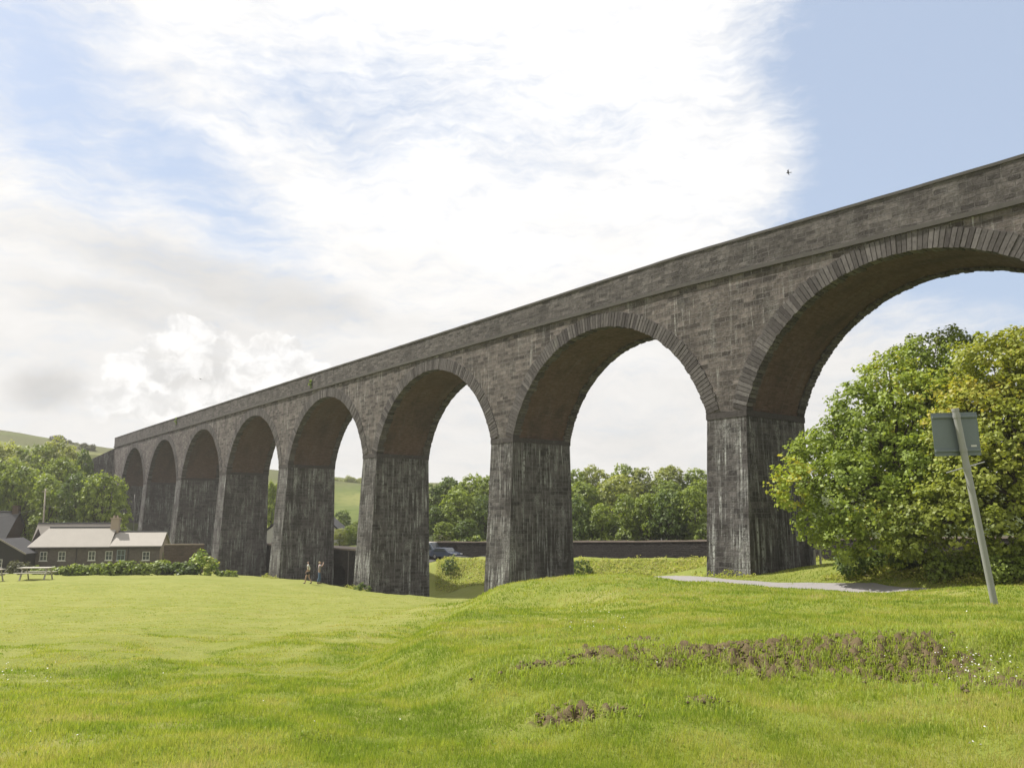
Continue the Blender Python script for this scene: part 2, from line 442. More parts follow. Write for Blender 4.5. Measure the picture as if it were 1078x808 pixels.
# ------------------------------------------------------------------ object helpers
class MB:
    def __init__(s):
        s.v, s.f, s.uv, s.tone = [], [], [], []

    def quad(s, pts, uv=None, tone=.5):
        b = len(s.v)
        s.v += [tuple(p) for p in pts]
        s.f.append(tuple(range(b, b + len(pts))))
        s.uv += list(uv) if uv else [(0, 0)] * len(pts)
        s.tone += [tone] * len(pts)

    def box(s, x0, x1, y0, y1, z0, z1, mtx=None, tone=.5, taper=0):
        t = taper
        p = [(x0, y0, z0), (x1, y0, z0), (x1, y1, z0), (x0, y1, z0), (x0 + t, y0 + t, z1), (x1 - t, y0 + t, z1), (x1 - t, y1 - t, z1), (x0 + t, y1 - t, z1)]
        if mtx is not None:
            p = [tuple(mtx @ Vector(q)) for q in p]
        b = len(s.v)
        s.v += p
        s.tone += [tone] * 8
        for f in ((0, 3, 2, 1), (4, 5, 6, 7), (0, 1, 5, 4), (1, 2, 6, 5), (2, 3, 7, 6), (3, 0, 4, 7)):
            s.f.append(tuple(b + i for i in f))
            for i in f:
                pass
        s.uv = None

    def tube(s, pts, rads, seg=8, caps=True, tone=.5):
        s.uv = None
        pts = [Vector(p) for p in pts]
        base = len(s.v)
        up = Vector((0.13, 0.31, 0.94))
        for i, p in enumerate(pts):
            d = (pts[min(i + 1, len(pts) - 1)] - pts[max(i - 1, 0)]).normalized()
            a = d.cross(up)
            if a.length < 1e-3:
                a = d.cross(Vector((1, 0, 0)))
            a.normalize()
            b = d.cross(a).normalized()
            for k in range(seg):
                t = 2 * math.pi * k / seg
                s.v.append(tuple(p + (a * math.cos(t) + b * math.sin(t)) * rads[i]))
                s.tone.append(tone)
        for i in range(len(pts) - 1):
            for k in range(seg):
                k2 = (k + 1) % seg
                s.f.append((base + i * seg + k, base + i * seg + k2, base + (i + 1) * seg + k2, base + (i + 1) * seg + k))
        if caps:
            s.f.append(tuple(base + k for k in range(seg))[::-1])
            s.f.append(tuple(base + (len(pts) - 1) * seg + k for k in range(seg)))

    def prism(s, prof, y0, y1, mtx=None, axis='y', tone=.5):
        s.uv = None
        k = len(prof)
        b = len(s.v)
        for yy in (y0, y1):
            for a, c in prof:
                p = Vector((a, yy, c)) if axis == 'y' else Vector((yy, a, c))
                if mtx is not None:
                    p = mtx @ p
                s.v.append(tuple(p))
                s.tone.append(tone)
        s.f.append(tuple(b + i for i in range(k)))
        s.f.append(tuple(b + k + i for i in range(k))[::-1])
        for i in range(k):
            j = (i + 1) % k
            s.f.append((b + i, b + k + i, b + k + j, b + j))

    def build(s, name, material, parent=None, off=None, smooth=False, bevel=0.0, loc=None, fixn=True):
        me = bpy.data.meshes.new(name)
        vs = s.v
        if off is not None:
            vs = [(a - off[0], b - off[1], c_ - off[2]) for a, b, c_ in vs]
        me.from_pydata(vs, [], s.f)
        if s.uv:
            ul = me.uv_layers.new(name='UVMap')
            idx = [i for f in s.f for i in f]
            ul.data.foreach_set('uv', np.array([s.uv[i] for i in idx], np.float32).ravel())
        a = me.attributes.new('tone', 'FLOAT', 'POINT')
        a.data.foreach_set('value', np.array(s.tone, np.float32))
        me.validate()
        if fixn:
            import bmesh
            bm = bmesh.new()
            bm.from_mesh(me)
            bmesh.ops.recalc_face_normals(bm, faces=bm.faces)
            bm.to_mesh(me)
            bm.free()
        if smooth:
            for p in me.polygons:
                p.use_smooth = True
        me.materials.append(material)
        o = bpy.data.objects.new(name, me)
        C.objects.link(o)
        if parent is not None:
            o.parent = parent
        if loc is not None:
            o.location = loc
        if bevel:
            bv = o.modifiers.new('bevel', 'BEVEL')
            bv.width = bevel
            bv.segments = 2
            bv.limit_method = 'ANGLE'
        return o


def tag(o, label, cat, group=None, kind=None):
    o['label'] = label
    o['category'] = cat
    if group:
        o['group'] = group
    if kind:
        o['kind'] = kind
    return o


def empty(name, loc, rz=0, label=None, cat=None, group=None):
    o = bpy.data.objects.new(name, None)
    o.empty_display_size = 0.3
    C.objects.link(o)
    o.location = loc
    o.rotation_euler = (0, 0, rz)
    if label:
        tag(o, label, cat, group)
    return o


def copy_tree(o, parent=None):
    c_ = o.copy()
    C.objects.link(c_)
    c_.parent = parent
    for ch in list(o.children):
        copy_tree(ch, c_)
    return c_


# ------------------------------------------------------------------ stone materials
def masonry(name, a, b, mortar, bw, bh, streak=0.5, streakcol=(0.33, 0.33, 0.31), dark=(0.03, 0.027, 0.025), moss=0.0, msize=0.03, bstr=0.9, darkamt=0.6, sthr=0.60, bloom=0.0):
    m, q = mat(name)
    uv = q.n('ShaderNodeTexCoord').outputs['UV']
    wob = q.n('ShaderNodeTexNoise', Vector=uv, Scale=0.9, Detail=3).outputs['Color']
    wv_ = q.n('ShaderNodeVectorMath', {'operation': 'MULTIPLY_ADD'}, i0=wob, i1=(0.35, 0.22, 0), i2=uv).outputs[0]
    jit = q.n('ShaderNodeTexNoise', Vector=uv, Scale=7.0, Detail=2).outputs['Color']
    wv_ = q.n('ShaderNodeVectorMath', {'operation': 'MULTIPLY_ADD'}, i0=jit, i1=(0.07, 0.05, 0), i2=wv_).outputs[0]
    br = q.n('ShaderNodeTexBrick', {'offset': 0.47, 'squash': 1.35, 'squash_frequency': 3}, Vector=wv_, Color1=(0, 0, 0), Color2=(1, 1, 1), Mortar=(0.5, 0.5, 0.5), Scale=1.0,
             Mortar_Size=msize, Mortar_Smooth=0.3, Bias=0.0, Brick_Width=bw, Row_Height=bh)
    v = br.outputs['Color']
    fac = br.outputs['Fac']
    bn = q.noise(uv, 3.2, 6, 0.7)
    c_ = q.mix(v, a, b)
    c_ = q.mix(q.ramp(bn, .35, .75, 0, .7), c_, tuple(x * 0.5 for x in a))
    c_ = q.mix(q.ramp(q.noise(uv, 22, 4, .7), .5, .8, 0, .5), c_, tuple(min(1, x * 1.6) for x in b))
    c_ = q.mix(q.math('MULTIPLY', fac, .6), c_, mortar)
    # soot and water dark patches
    c_ = q.mix(q.ramp(q.noise(q.mapping(uv, (.5, .22, 1)), 1.0, 6, .62), .46, .68, 0, darkamt), c_, dark)
    # pale lime bloom in broad broken patches
    if bloom:
        bl_ = q.noise(q.mapping(uv, (1.1, .30, 1), loc=(11, 3, 0)), 1.0, 7, .72, .6)
        c_ = q.mix(q.math('MULTIPLY', q.ramp(bl_, .50, .66), q.math('MULTIPLY', q.ramp(q.noise(uv, 9, 5, .75), .38, .62), bloom)), c_, (0.275, 0.275, 0.266))
    # lime runs: thin, long, vertical
    st = q.noise(q.mapping(uv, (3.4, .13, 1)), 1.0, 6, .7, .35)
    st2 = q.noise(q.mapping(uv, (8.0, .30, 1), loc=(3, 7, 0)), 1.0, 4, .6, .3)
    reg = q.ramp(q.noise(uv, 0.33, 4, .6), .40, .62)
    s1 = q.math('MULTIPLY', q.ramp(st, sthr - .04, sthr + .12), q.ramp(q.noise(uv, 5, 3), .3, .55))
    s2 = q.math('MULTIPLY', q.ramp(st2, sthr, sthr + .13), reg)
    sall = q.math('MULTIPLY', q.math('MAXIMUM', q.math('MULTIPLY', s1, q.math('ADD', .15, q.math('MULTIPLY', reg, .85))), s2), streak, clamp=True)
    c_ = q.mix(sall, c_, streakcol)
    if moss:
        c_ = q.mix(q.ramp(q.noise(uv, .8, 5, .7), .55, .72, 0, moss), c_, (0.075, 0.085, 0.03))
    h = q.math('SUBTRACT', q.math('ADD', q.math('MULTIPLY', v, .8), q.math('MULTIPLY', bn, 1.3)), fac)
    return finish(m, q, c_, 0.92, h, bstr, 0.08, 0.15)


M = {}
M['spandrel'] = masonry('spandrel_stone', (0.044, 0.037, 0.035), (0.190, 0.164, 0.155), (0.145, 0.136, 0.131), 0.70, 0.31, streak=.95, streakcol=(0.40, 0.395, 0.385), darkamt=.6, sthr=.59, bloom=.35)
M['parapet'] = masonry('parapet_stone', (0.046, 0.041, 0.040), (0.150, 0.135, 0.131), (0.11, 0.103, 0.099), 0.62, 0.27, streak=.3, streakcol=(0.26, 0.255, 0.25), darkamt=.6, bloom=.2)
M['pier'] = masonry('pier_stone', (0.032, 0.029, 0.029), (0.125, 0.115, 0.113), (0.120, 0.115, 0.113), 0.70, 0.32, streak=.98, streakcol=(0.42, 0.43, 0.42), darkamt=.85, sthr=.552, bstr=1.0, bloom=.95)
M['soffit'] = masonry('soffit_brick', (0.084, 0.052, 0.043), (0.150, 0.095, 0.079), (0.09, 0.075, 0.062), 0.45, 0.13, streak=.25, streakcol=(0.22, 0.2, 0.18), moss=.15, darkamt=.5, msize=.02, bstr=.5, bloom=.15)


def toned(name, a, b, scale=5, streak=.35):
    m, q = mat(name)
    t = q.n('ShaderNodeAttribute', {'attribute_name': 'tone'}).outputs['Fac']
    v = q.n('ShaderNodeTexCoord').outputs['Object']
    f = q.noise(v, scale, 6, .7)
    c_ = q.mix(t, a, b)
    c_ = q.mix(q.ramp(f, .4, .75, 0, .6), c_, tuple(x * .5 for x in a))
    c_ = q.mix(q.ramp(q.noise(q.mapping(v, (1, 1, .25)), 1.6, 5, .65), .58, .75, 0, streak), c_, (0.26, 0.255, 0.23))
    return finish(m, q, c_, .92, f, .7, .03, .15)


M['vouss'] = toned('voussoir_stone', (0.040, 0.035, 0.035), (0.139, 0.128, 0.127))
M['coping'] = simple('coping_stone', (0.071, 0.066, 0.061), .9, .3, 2, .5)
M['ballast'] = simple('deck_ballast', (0.16, 0.15, 0.13), .95, .3, 6, .6)

# ------------------------------------------------------------------ the viaduct
BAY = 22.3
X0, Y0, PHI, KAP = 13.145, 49.79, 2.25066, -0.00025016
ZT, ZS, ZP, RISE, HW, WID = 16.905, 14.794, 6.261, 7.312, 1.444, 6.236
HALF = BAY / 2 - HW
RAD = (HALF ** 2 + RISE ** 2) / (2 * RISE)
CZ = ZP + RISE - RAD


def vp(s, w, z):
    """point of the viaduct: s metres from the nearest seen pier towards the far end, w metres behind its near face"""
    a = PHI + KAP * s
    x = X0 + (math.sin(a) - math.sin(PHI)) / KAP
    y = Y0 - (math.cos(a) - math.cos(PHI)) / KAP
    return (x + math.sin(a) * w, y - math.cos(a) * w, z)


S_END0, S_END1 = -BAY - 9, 7.36 * BAY


def dz_top(s):
    return float(np.interp(s, [-20, -16, 3, 19, 45, 110, 160], [-.09, -.09, .19, .05, -.1, -.1, .1]))


def dz_str(s):
    return float(np.interp(s, [-20, -16, 3, 19, 45, 110, 160], [-.2, -.2, .2, .22, .1, 0, .2]))


vroot = empty('railway_viaduct', (vp(0, 0, 0)[0], vp(0, 0, 0)[1], -3.4), 0, 'long dark stone railway viaduct of eight tall arches striding across the grass', 'viaduct')
VO = tuple(vroot.location)


def vbuild(mb, name, m_, **k):
    return mb.build(name, m_, vroot, off=VO, **k)


def arch_z(t, r=RAD):
    return CZ + math.sqrt(max(r * r - t * t, 0))


centers = [(k + .5) * BAY for k in range(-1, 7)]
# spandrel faces
mb = MB()
ss = []
NA = 44
for cpos in centers:
    for i in range(NA + 1):
        ss.append((cpos - HALF * math.cos(math.pi * i / NA), cpos))
cols = [(S_END0, ZP)]
for s, cpos in ss:
    cols.append((s, arch_z(s - cpos)))
cols.append((S_END1, ZP))
for (s0, z0), (s1, z1) in zip(cols[:-1], cols[1:]):
    sub = max(1, int((s1 - s0) / 3))
    for j in range(sub):
        a0 = s0 + (s1 - s0) * j / sub
        a1 = s0 + (s1 - s0) * (j + 1) / sub
        b0 = z0 + (z1 - z0) * j / sub
        b1 = z0 + (z1 - z0) * (j + 1) / sub
        t0, t1 = ZS + dz_str(a0), ZS + dz_str(a1)
        mb.quad([vp(a0, 0, b0), vp(a1, 0, b1), vp(a1, 0, t1), vp(a0, 0, t0)], [(a0, b0), (a1, b1), (a1, t1), (a0, t0)])
        mb.quad([vp(a1, WID, b1), vp(a0, WID, b0), vp(a0, WID, t0), vp(a1, WID, t1)], [(a1 + 300, b1), (a0 + 300, b0), (a0 + 300, t0), (a1 + 300, t1)])
for e in (S_END0, S_END1):
    t = ZS + dz_str(e)
    mb.quad([vp(e, 0, ZP), vp(e, WID, ZP), vp(e, WID, t), vp(e, 0, t)], [(0, ZP), (WID, ZP), (WID, t), (0, t)])
vbuild(mb, 'spandrel_wall', M['spandrel'], fixn=False)
# barrels and voussoir rings
for ci, cpos in enumerate(centers):
    mb = MB()
    rb = RAD + .10
    th0 = math.asin(HALF / RAD)
    N = 48
    for i in range(N):
        a0 = -th0 + 2 * th0 * i / N
        a1 = -th0 + 2 * th0 * (i + 1) / N
        p = [(cpos + rb * math.sin(a), CZ + rb * math.cos(a)) for a in (a0, a1)]
        w0, w1 = .02, WID - .02
        mb.quad([vp(p[0][0], w0, p[0][1]), vp(p[0][0], w1, p[0][1]), vp(p[1][0], w1, p[1][1]), vp(p[1][0], w0, p[1][1])],
                [(w0, a0 * rb + 40 * ci), (w1, a0 * rb + 40 * ci), (w1, a1 * rb + 40 * ci), (w0, a1 * rb + 40 * ci)])
    vbuild(mb, 'arch_barrel', M['soffit'], fixn=False)
    for side in (0, 1):
        mb = MB()
        nv = 100
        rr_ = random.Random(ci * 7 + side)
        for i in range(nv):
            g = .05
            a0 = -th0 + 2 * th0 * (i + g) / nv + .0008
            a1 = -th0 + 2 * th0 * (i + 1 - g) / nv - .0008
            ri = RAD - rr_.uniform(-.02, .05)
            ro = RAD + 1.0 + rr_.uniform(-.05, .06)
            pr = .035 + rr_.uniform(0, .035)
            dp = rr_.uniform(.55, .8)
            w0, w1 = (-pr, dp) if side == 0 else (WID - dp, WID + pr)
            b = len(mb.v)
            tn = min(1, max(0, rr_.gauss(.5, .25)))
            for w in (w0, w1):
                for a, r_ in ((a0, ri), (a1, ri), (a1, ro), (a0, ro)):
                    mb.v.append(vp(cpos + r_ * math.sin(a), w, CZ + r_ * math.cos(a)))
                    mb.tone.append(tn)
            for f in ((0, 1, 2, 3), (7, 6, 5, 4), (0, 4, 5, 1), (1, 5, 6, 2), (2, 6, 7, 3), (3, 7, 4, 0)):
                mb.f.append(tuple(b + k for k in f))
        mb.uv = None
        vbuild(mb, 'arch_ring', M['vouss'])


# string course, parapets, coping, deck
def strip(s0, s1, prof, m_, name, uvs=True, dzf=dz_top, step=2.0, seed=0, jit=0.0):
    mb = MB()
    N = int((s1 - s0) / step)
    rr_ = random.Random(seed)
    ring = []
    for i in range(N + 1):
        s = s0 + (s1 - s0) * i / N
        j = rr_.uniform(-jit, jit)
        ring.append((s, [(w + (j if w < 1 else 0), z + (dz_top(s) if kind == 't' else dz_str(s))) for w, z, kind in prof]))
    per = [0]
    for (a, b, _), (c_, d, _) in zip(prof, prof[1:] + prof[:1]):
        per.append(per[-1] + math.hypot(a - c_, b - d))
    for (sa, pa), (sb, pb) in zip(ring[:-1], ring[1:]):
        for k in range(len(prof)):
            k2 = (k + 1) % len(prof)
            mb.quad([vp(sa, *pa[k]), vp(sb, *pb[k]), vp(sb, *pb[k2]), vp(sa, *pa[k2])], [(sa, per[k]), (sb, per[k]), (sb, per[k + 1]), (sa, per[k + 1])])
    for s, p in (ring[0], ring[-1]):
        mb.quad([vp(s, *x) for x in p], [(x[0], x[1]) for x in p])
    return vbuild(mb, name, m_, fixn=True)


for side in (0, 1):
    f = (lambda w: w) if side == 0 else (lambda w: WID - w)
    strip(S_END0, S_END1 + .1, [(f(-.16), ZS - .14, 's'), (f(-.16), ZS + .1, 's'), (f(.3), ZS + .1, 's'), (f(.3), ZS - .14, 's')], M['coping'], 'string_course', seed=side, jit=.012, step=1.1)
    strip(S_END0, S_END1, [(f(-.07), ZS + .104, 's'), (f(-.07), ZT - .16, 't'), (f(.42), ZT - .16, 't'), (f(.42), ZS + .104, 's')], M['parapet'], 'parapet')
    strip(S_END0, S_END1 + .05, [(f(-.13), ZT - .156, 't'), (f(-.13), ZT, 't'), (f(.48), ZT, 't'), (f(.48), ZT - .156, 't')], M['coping'], 'coping', seed=5 + side, jit=.02, step=1.0)
strip(S_END0, S_END1 - .1, [(.425, ZS - .2, 's'), (.425, ZS + .35, 's'), (WID - .425, ZS + .35, 's'), (WID - .425, ZS - .2, 's')], M['ballast'], 'deck', seed=9)
# piers
PIER_GROUND = []


def pier(s, zb, label=None):
    mb = MB()
    fb, bb, sb_ = .62, .25, .16
    H = ZP - zb
    k = H / 13.0
    lv = [(0, zb), (1, ZP)]

    def prof(t):
        q_ = (1 - t) * k
        return (s - HW - sb_ * q_, s + HW + sb_ * q_, -fb * q_, WID + bb * q_)
    NL = 8
    for i in range(NL):
        t0, t1 = i / NL, (i + 1) / NL
        z0, z1 = zb + H * t0, zb + H * t1
        a, b, c_, d = prof(t0)
        e, f, g, h = prof(t1)
        o = s * 1.7
        mb.quad([vp(b, c_, z0), vp(a, c_, z0), vp(e, g, z1), vp(f, g, z1)], [(b + 500, z0), (a + 500, z0), (e + 500, z1), (f + 500, z1)])
        mb.quad([vp(a, c_, z0), vp(a, d, z0), vp(e, h, z1), vp(e, g, z1)], [(c_ + o, z0), (d + o, z0), (h + o, z1), (g + o, z1)])
        mb.quad([vp(b, d, z0), vp(b, c_, z0), vp(f, g, z1), vp(f, h, z1)], [(d + o + 60, z0), (c_ + o + 60, z0), (g + o + 60, z1), (h + o + 60, z1)])
        mb.quad([vp(a, d, z0), vp(b, d, z0), vp(f, h, z1), vp(e, h, z1)], [(a + 700, z0), (b + 700, z0), (f + 700, z1), (e + 700, z1)])
    p = vbuild(mb, 'pier', M['pier'], fixn=False)
    # impost: a shallow projecting course at the springing
    ib = MB()
    x0, x1, y0, y1 = s - HW - .05, s + HW + .05, -.05, WID + .05
    for z0, z1 in ((ZP - .32, ZP + .05),):
        pts = [vp(x0, y0, z0), vp(x1, y0, z0), vp(x1, y1, z0), vp(x0, y1, z0), vp(x0, y0, z1), vp(x1, y0, z1), vp(x1, y1, z1), vp(x0, y1, z1)]
        b = len(ib.v)
        ib.v += pts
        ib.tone += [.2] * 8
        for f_ in ((0, 3, 2, 1), (4, 5, 6, 7), (0, 1, 5, 4), (1, 2, 6, 5), (2, 3, 7, 6), (3, 0, 4, 7)):
            ib.f.append(tuple(b + i for i in f_))
    ib.uv = None
    o = ib.build('impost', M['vouss'], p, off=VO)
    return p


for k in range(0, 7):
    g = [gz(*vp(k * BAY + a, w, 0)[:2]) for a in (-1.6, 1.6) for w in (-.6, WID)]
    pier(k * BAY, min(g) - .6)
# abutments: solid masonry at both ends
for s0, s1 in ((7 * BAY - HW, S_END1), (S_END0, -BAY + HW)):
    mb = MB()
    zb = min(gz(*vp(s, w, 0)[:2]) for s in (s0, s1) for w in (0, WID)) - 1.5
    for (a, b, wa, wb) in ((s0, s1, 0, 0), (s1, s0, WID, WID), (s0, s0, WID, 0), (s1, s1, 0, WID)):
        mb.quad([vp(a, wa, zb), vp(b, wb, zb), vp(b, wb, ZP), vp(a, wa, ZP)], [(a + wa, zb), (b + wb + .0, zb), (b + wb, ZP), (a + wa, ZP)])
    vbuild(mb, 'abutment', M['pier'], fixn=True)
# far wing wall, falling away to the left
mb = MB()
e0 = vp(S_END1, 0, ZS - .1)
e1 = at(90, 486, 178)
d_ = Vector((e1[0] - e0[0], e1[1] - e0[1], 0))
d2 = d_.normalized()
nb = Vector((-d2.y, d2.x, 0))
if nb.y < 0:
    nb = -nb
L_ = d_.length * 1.8
slope = (e1[2] - e0[2]) / d_.length
for i in range(6):
    l0, l1 = L_ * i / 6, L_ * (i + 1) / 6
    a = Vector(e0) + d2 * l0
    b = Vector(e0) + d2 * l1
    za, zb_ = e0[2] + slope * l0, e0[2] + slope * l1
    A0, B0 = (a.x, a.y, -6), (b.x, b.y, -6)
    mb.quad([A0, B0, (b.x, b.y, zb_), (a.x, a.y, za)], [(l0 + 900, -6), (l1 + 900, -6), (l1 + 900, zb_), (l0 + 900, za)])
    mb.quad([(a.x, a.y, za), (b.x, b.y, zb_), (b.x + nb.x * .8, b.y + nb.y * .8, zb_), (a.x + nb.x * .8, a.y + nb.y * .8, za)], [(l0, 0), (l1, 0), (l1, .8), (l0, .8)])
    mb.quad([(b.x + nb.x * .8, b.y + nb.y * .8, -6), (a.x + nb.x * .8, a.y + nb.y * .8, -6), (a.x + nb.x * .8, a.y + nb.y * .8, za), (b.x + nb.x * .8, b.y + nb.y * .8, zb_)], [(0, 0), (1, 0), (1, 20), (0, 20)])
vbuild(mb, 'wing_wall', M['pier'], fixn=False)


# ------------------------------------------------------------------ foliage
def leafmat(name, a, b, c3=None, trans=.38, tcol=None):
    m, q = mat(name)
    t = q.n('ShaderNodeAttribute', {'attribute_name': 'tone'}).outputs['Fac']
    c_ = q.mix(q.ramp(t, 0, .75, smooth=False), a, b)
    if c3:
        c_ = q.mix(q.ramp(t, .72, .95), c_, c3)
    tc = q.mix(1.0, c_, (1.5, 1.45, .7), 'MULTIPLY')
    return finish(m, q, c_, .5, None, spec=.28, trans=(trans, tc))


M['leaf_syc'] = leafmat('sycamore_leaves', (0.118, 0.173, 0.030), (0.276, 0.344, 0.055), (0.456, 0.400, 0.068))
M['leaf_gold'] = leafmat('golden_leaves', (0.110, 0.150, 0.026), (0.285, 0.315, 0.050), (0.38, 0.33, 0.058))
M['leaf_dark'] = leafmat('dark_leaves', (0.051, 0.083, 0.023), (0.123, 0.175, 0.043))
M['leaf_mid'] = leafmat('mid_leaves', (0.102, 0.147, 0.029), (0.228, 0.287, 0.055))
M['leaf_pale'] = leafmat('pale_leaves', (0.154, 0.192, 0.053), (0.296, 0.324, 0.097))
M['leaf_scrub'] = leafmat('scrub_leaves', (0.050, 0.055, 0.024), (0.085, 0.092, 0.038))
M['weed'] = leafmat('weed_leaves', (0.096, 0.152, 0.022), (0.239, 0.319, 0.047), (0.415, 0.398, 0.128))
M['bark'] = simple('bark', (0.075, 0.062, 0.048), .95, .4, 4, .9, bdist=.03)


def leaves_from(centers_, normals, size, tone, rs, droop=.25):
    N_ = len(centers_)
    nrm = normals / (np.linalg.norm(normals, axis=1, keepdims=True) + 1e-9)
    t = rs.normal(size=(N_, 3))
    t -= (t * nrm).sum(1, keepdims=True) * nrm
    t /= np.linalg.norm(t, axis=1, keepdims=True) + 1e-9
    b = np.cross(nrm, t)
    sz = size[:, None]
    p0 = centers_ - t * sz * .5
    p1 = centers_ + b * sz * .42 - nrm * sz * .12
    p2 = centers_ + t * sz * .55 - nrm * sz * droop * .6
    p3 = centers_ - b * sz * .42 - nrm * sz * .12
    V_ = np.stack([p0, p1, p2, p3], 1).reshape(-1, 3)
    F_ = np.arange(N_ * 4).reshape(-1, 4)
    return V_, F_, np.repeat(tone, 4)


def crown_mesh(name, blobs, rs, tuft_r, n_tuft, n_leaf, leaf, tone_fn=None, flat=.8):
    """blobs: list of (centre, radius); tufts of leaves sit on and just inside each blob's skin"""
    cs = np.array([b[0] for b in blobs], float)
    rr_ = np.array([b[1] for b in blobs], float)
    tc, tn, tb = [], [], []
    wts = rr_ ** 2 / (rr_ ** 2).sum()
    for i in range(len(blobs)):
        k = max(4, int(n_tuft * wts[i]))
        d = rs.normal(size=(k, 3))
        d[:, 2] += .25
        d /= np.linalg.norm(d, axis=1, keepdims=True)
        rad_ = rr_[i] * (1 - .38 * rs.rand(k) ** 1.6 + .09 * rs.normal(size=k))
        p = cs[i] + d * rad_[:, None] * np.array([1, 1, flat])
        # drop tufts buried deep in other blobs
        dist = np.linalg.norm((p[:, None] - cs[None]) / np.array([1, 1, flat]), axis=2) / rr_[None]
        dist[:, i] = 9
        keep = (dist.min(1) > .72) | (rs.rand(k) < .12)
        p, d = p[keep], d[keep]
        tc.append(p)
        tn.append(d)
        tb.append(np.full(len(p), rs.rand()))
    tc, tn, tb = np.vstack(tc), np.vstack(tn), np.concatenate(tb)
    T = len(tc)
    kk = n_leaf
    c_ = np.repeat(tc, kk, 0)
    d = np.repeat(tn, kk, 0)
    tr = tuft_r * (.6 + .8 * rs.rand(T))
    off = rs.normal(size=(T * kk, 3))
    off /= np.linalg.norm(off, axis=1, keepdims=True) + 1e-9
    off *= (rs.rand(T * kk, 1) ** .5) * np.repeat(tr, kk)[:, None]
    off[:, 2] *= .7
    ctr = c_ + off
    nrm = d * .55 + off / tuft_r * .5 + np.array([0, 0, .55]) + rs.normal(size=(T * kk, 3)) * .45
    tone = np.clip(.42 * np.repeat(tb, kk) + .3 * np.repeat(rs.rand(T), kk) + .28 * rs.rand(T * kk), 0, 1)
    if tone_fn is not None:
        tone = np.clip(tone_fn(ctr, tone), 0, 1)
    size = leaf * (.65 + .7 * rs.rand(T * kk))
    V_, F_, tt = leaves_from(ctr, nrm, size, tone, rs)
    return np_mesh(name, V_, F_, {'tone': tt})


def trunk_mb(blobs, base, r0, rr_, lean=(0, 0)):
    mb_ = MB()
    cs = [Vector(b[0]) for b in blobs]
    ctr = sum(cs, Vector()) / len(cs)
    base = Vector(base)
    top = Vector((ctr.x * .6 + base.x * .4, ctr.y * .6 + base.y * .4, base.z + (ctr.z - base.z) * .75))
    mid_ = base.lerp(top, .5) + Vector((rr_.uniform(-.2, .2), rr_.uniform(-.2, .2), 0))
    mb_.tube([base - Vector((0, 0, .3)), base + Vector((0, 0, .25)), mid_, top], [r0 * 1.5, r0, r0 * .8, r0 * .55], 10)
    for c_ in cs:
        st = base.lerp(top, rr_.uniform(.45, 1.0))
        md = st.lerp(c_, .5) + Vector((rr_.uniform(-.3, .3), rr_.uniform(-.3, .3), rr_.uniform(.0, .5)))
        mb_.tube([st, md, c_], [r0 * .42, r0 * .26, r0 * .08], 6)
        for _ in range(2):
            e = c_ + Vector((rr_.uniform(-1, 1), rr_.uniform(-1, 1), rr_.uniform(-.4, 1))) * (r0 * 5)
            mb_.tube([md, e], [r0 * .16, r0 * .04], 5)
    return mb_


def mesh_obj(name, me, material, parent=None, loc=None):
    me.materials.append(material)
    o = bpy.data.objects.new(name, me)
    C.objects.link(o)
    if parent:
        o.parent = parent
    if loc is not None:
        o.location = loc
    return o


# ---- the two big trees right of the path
def big_tree(name, label, basept, pxblobs, matname, seed, n_tuft, tone_fn=None):
    rs = np.random.RandomState(seed)
    base = Vector(basept)
    base.z = gz(base.x, base.y)
    root = empty(name, base, 0, label, 'tree', 'trees beside the path')
    bl = []
    for px, py, rp, Y in pxblobs:
        p = at(px, py, Y)
        bl.append(((p[0] - base.x, p[1] - base.y, p[2] - base.z), rp * Y / FPX))
    me_ = crown_mesh('crown', bl, rs, .40, n_tuft, 24, .165, tone_fn, flat=.95)
    mesh_obj('crown', me_, M[matname], root)
    trunk_mb(bl, (0, 0, 0), .28, random.Random(seed)).build('trunk', M['bark'], root, smooth=True)
    return root


big_tree('sycamore_tree', 'big green sycamore beside the path, left of the golden one, hiding part of a pier', (19.4, 40.5, 0),
         [(838, 512, 27, 40), (862, 545, 24, 40), (850, 480, 20, 41), (876, 470, 30, 41.5), (900, 432, 30, 41), (936, 406, 34, 41), (968, 384, 30, 42), (1000, 374, 30, 42),
          (925, 470, 50, 40), (900, 520, 48, 39), (960, 440, 48, 40), (940, 545, 48, 38.5), (985, 500, 50, 38), (890, 565, 26, 39), (985, 430, 40, 39), (1010, 410, 36, 41), (930, 505, 60, 44), (980, 470, 60, 45)],
         'leaf_syc', 21, 3400)
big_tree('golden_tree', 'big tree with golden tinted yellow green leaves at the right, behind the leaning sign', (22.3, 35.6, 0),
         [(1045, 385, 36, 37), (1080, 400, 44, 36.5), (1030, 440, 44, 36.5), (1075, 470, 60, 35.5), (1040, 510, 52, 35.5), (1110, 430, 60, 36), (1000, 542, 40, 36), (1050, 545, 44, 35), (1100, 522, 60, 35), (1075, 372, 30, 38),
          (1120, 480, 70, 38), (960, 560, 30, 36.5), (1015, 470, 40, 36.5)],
         'leaf_gold', 22, 3000, lambda p, t: t * .85 + .34 * np.clip((p[:, 2] - 2.5) / 5, -.2, 1))


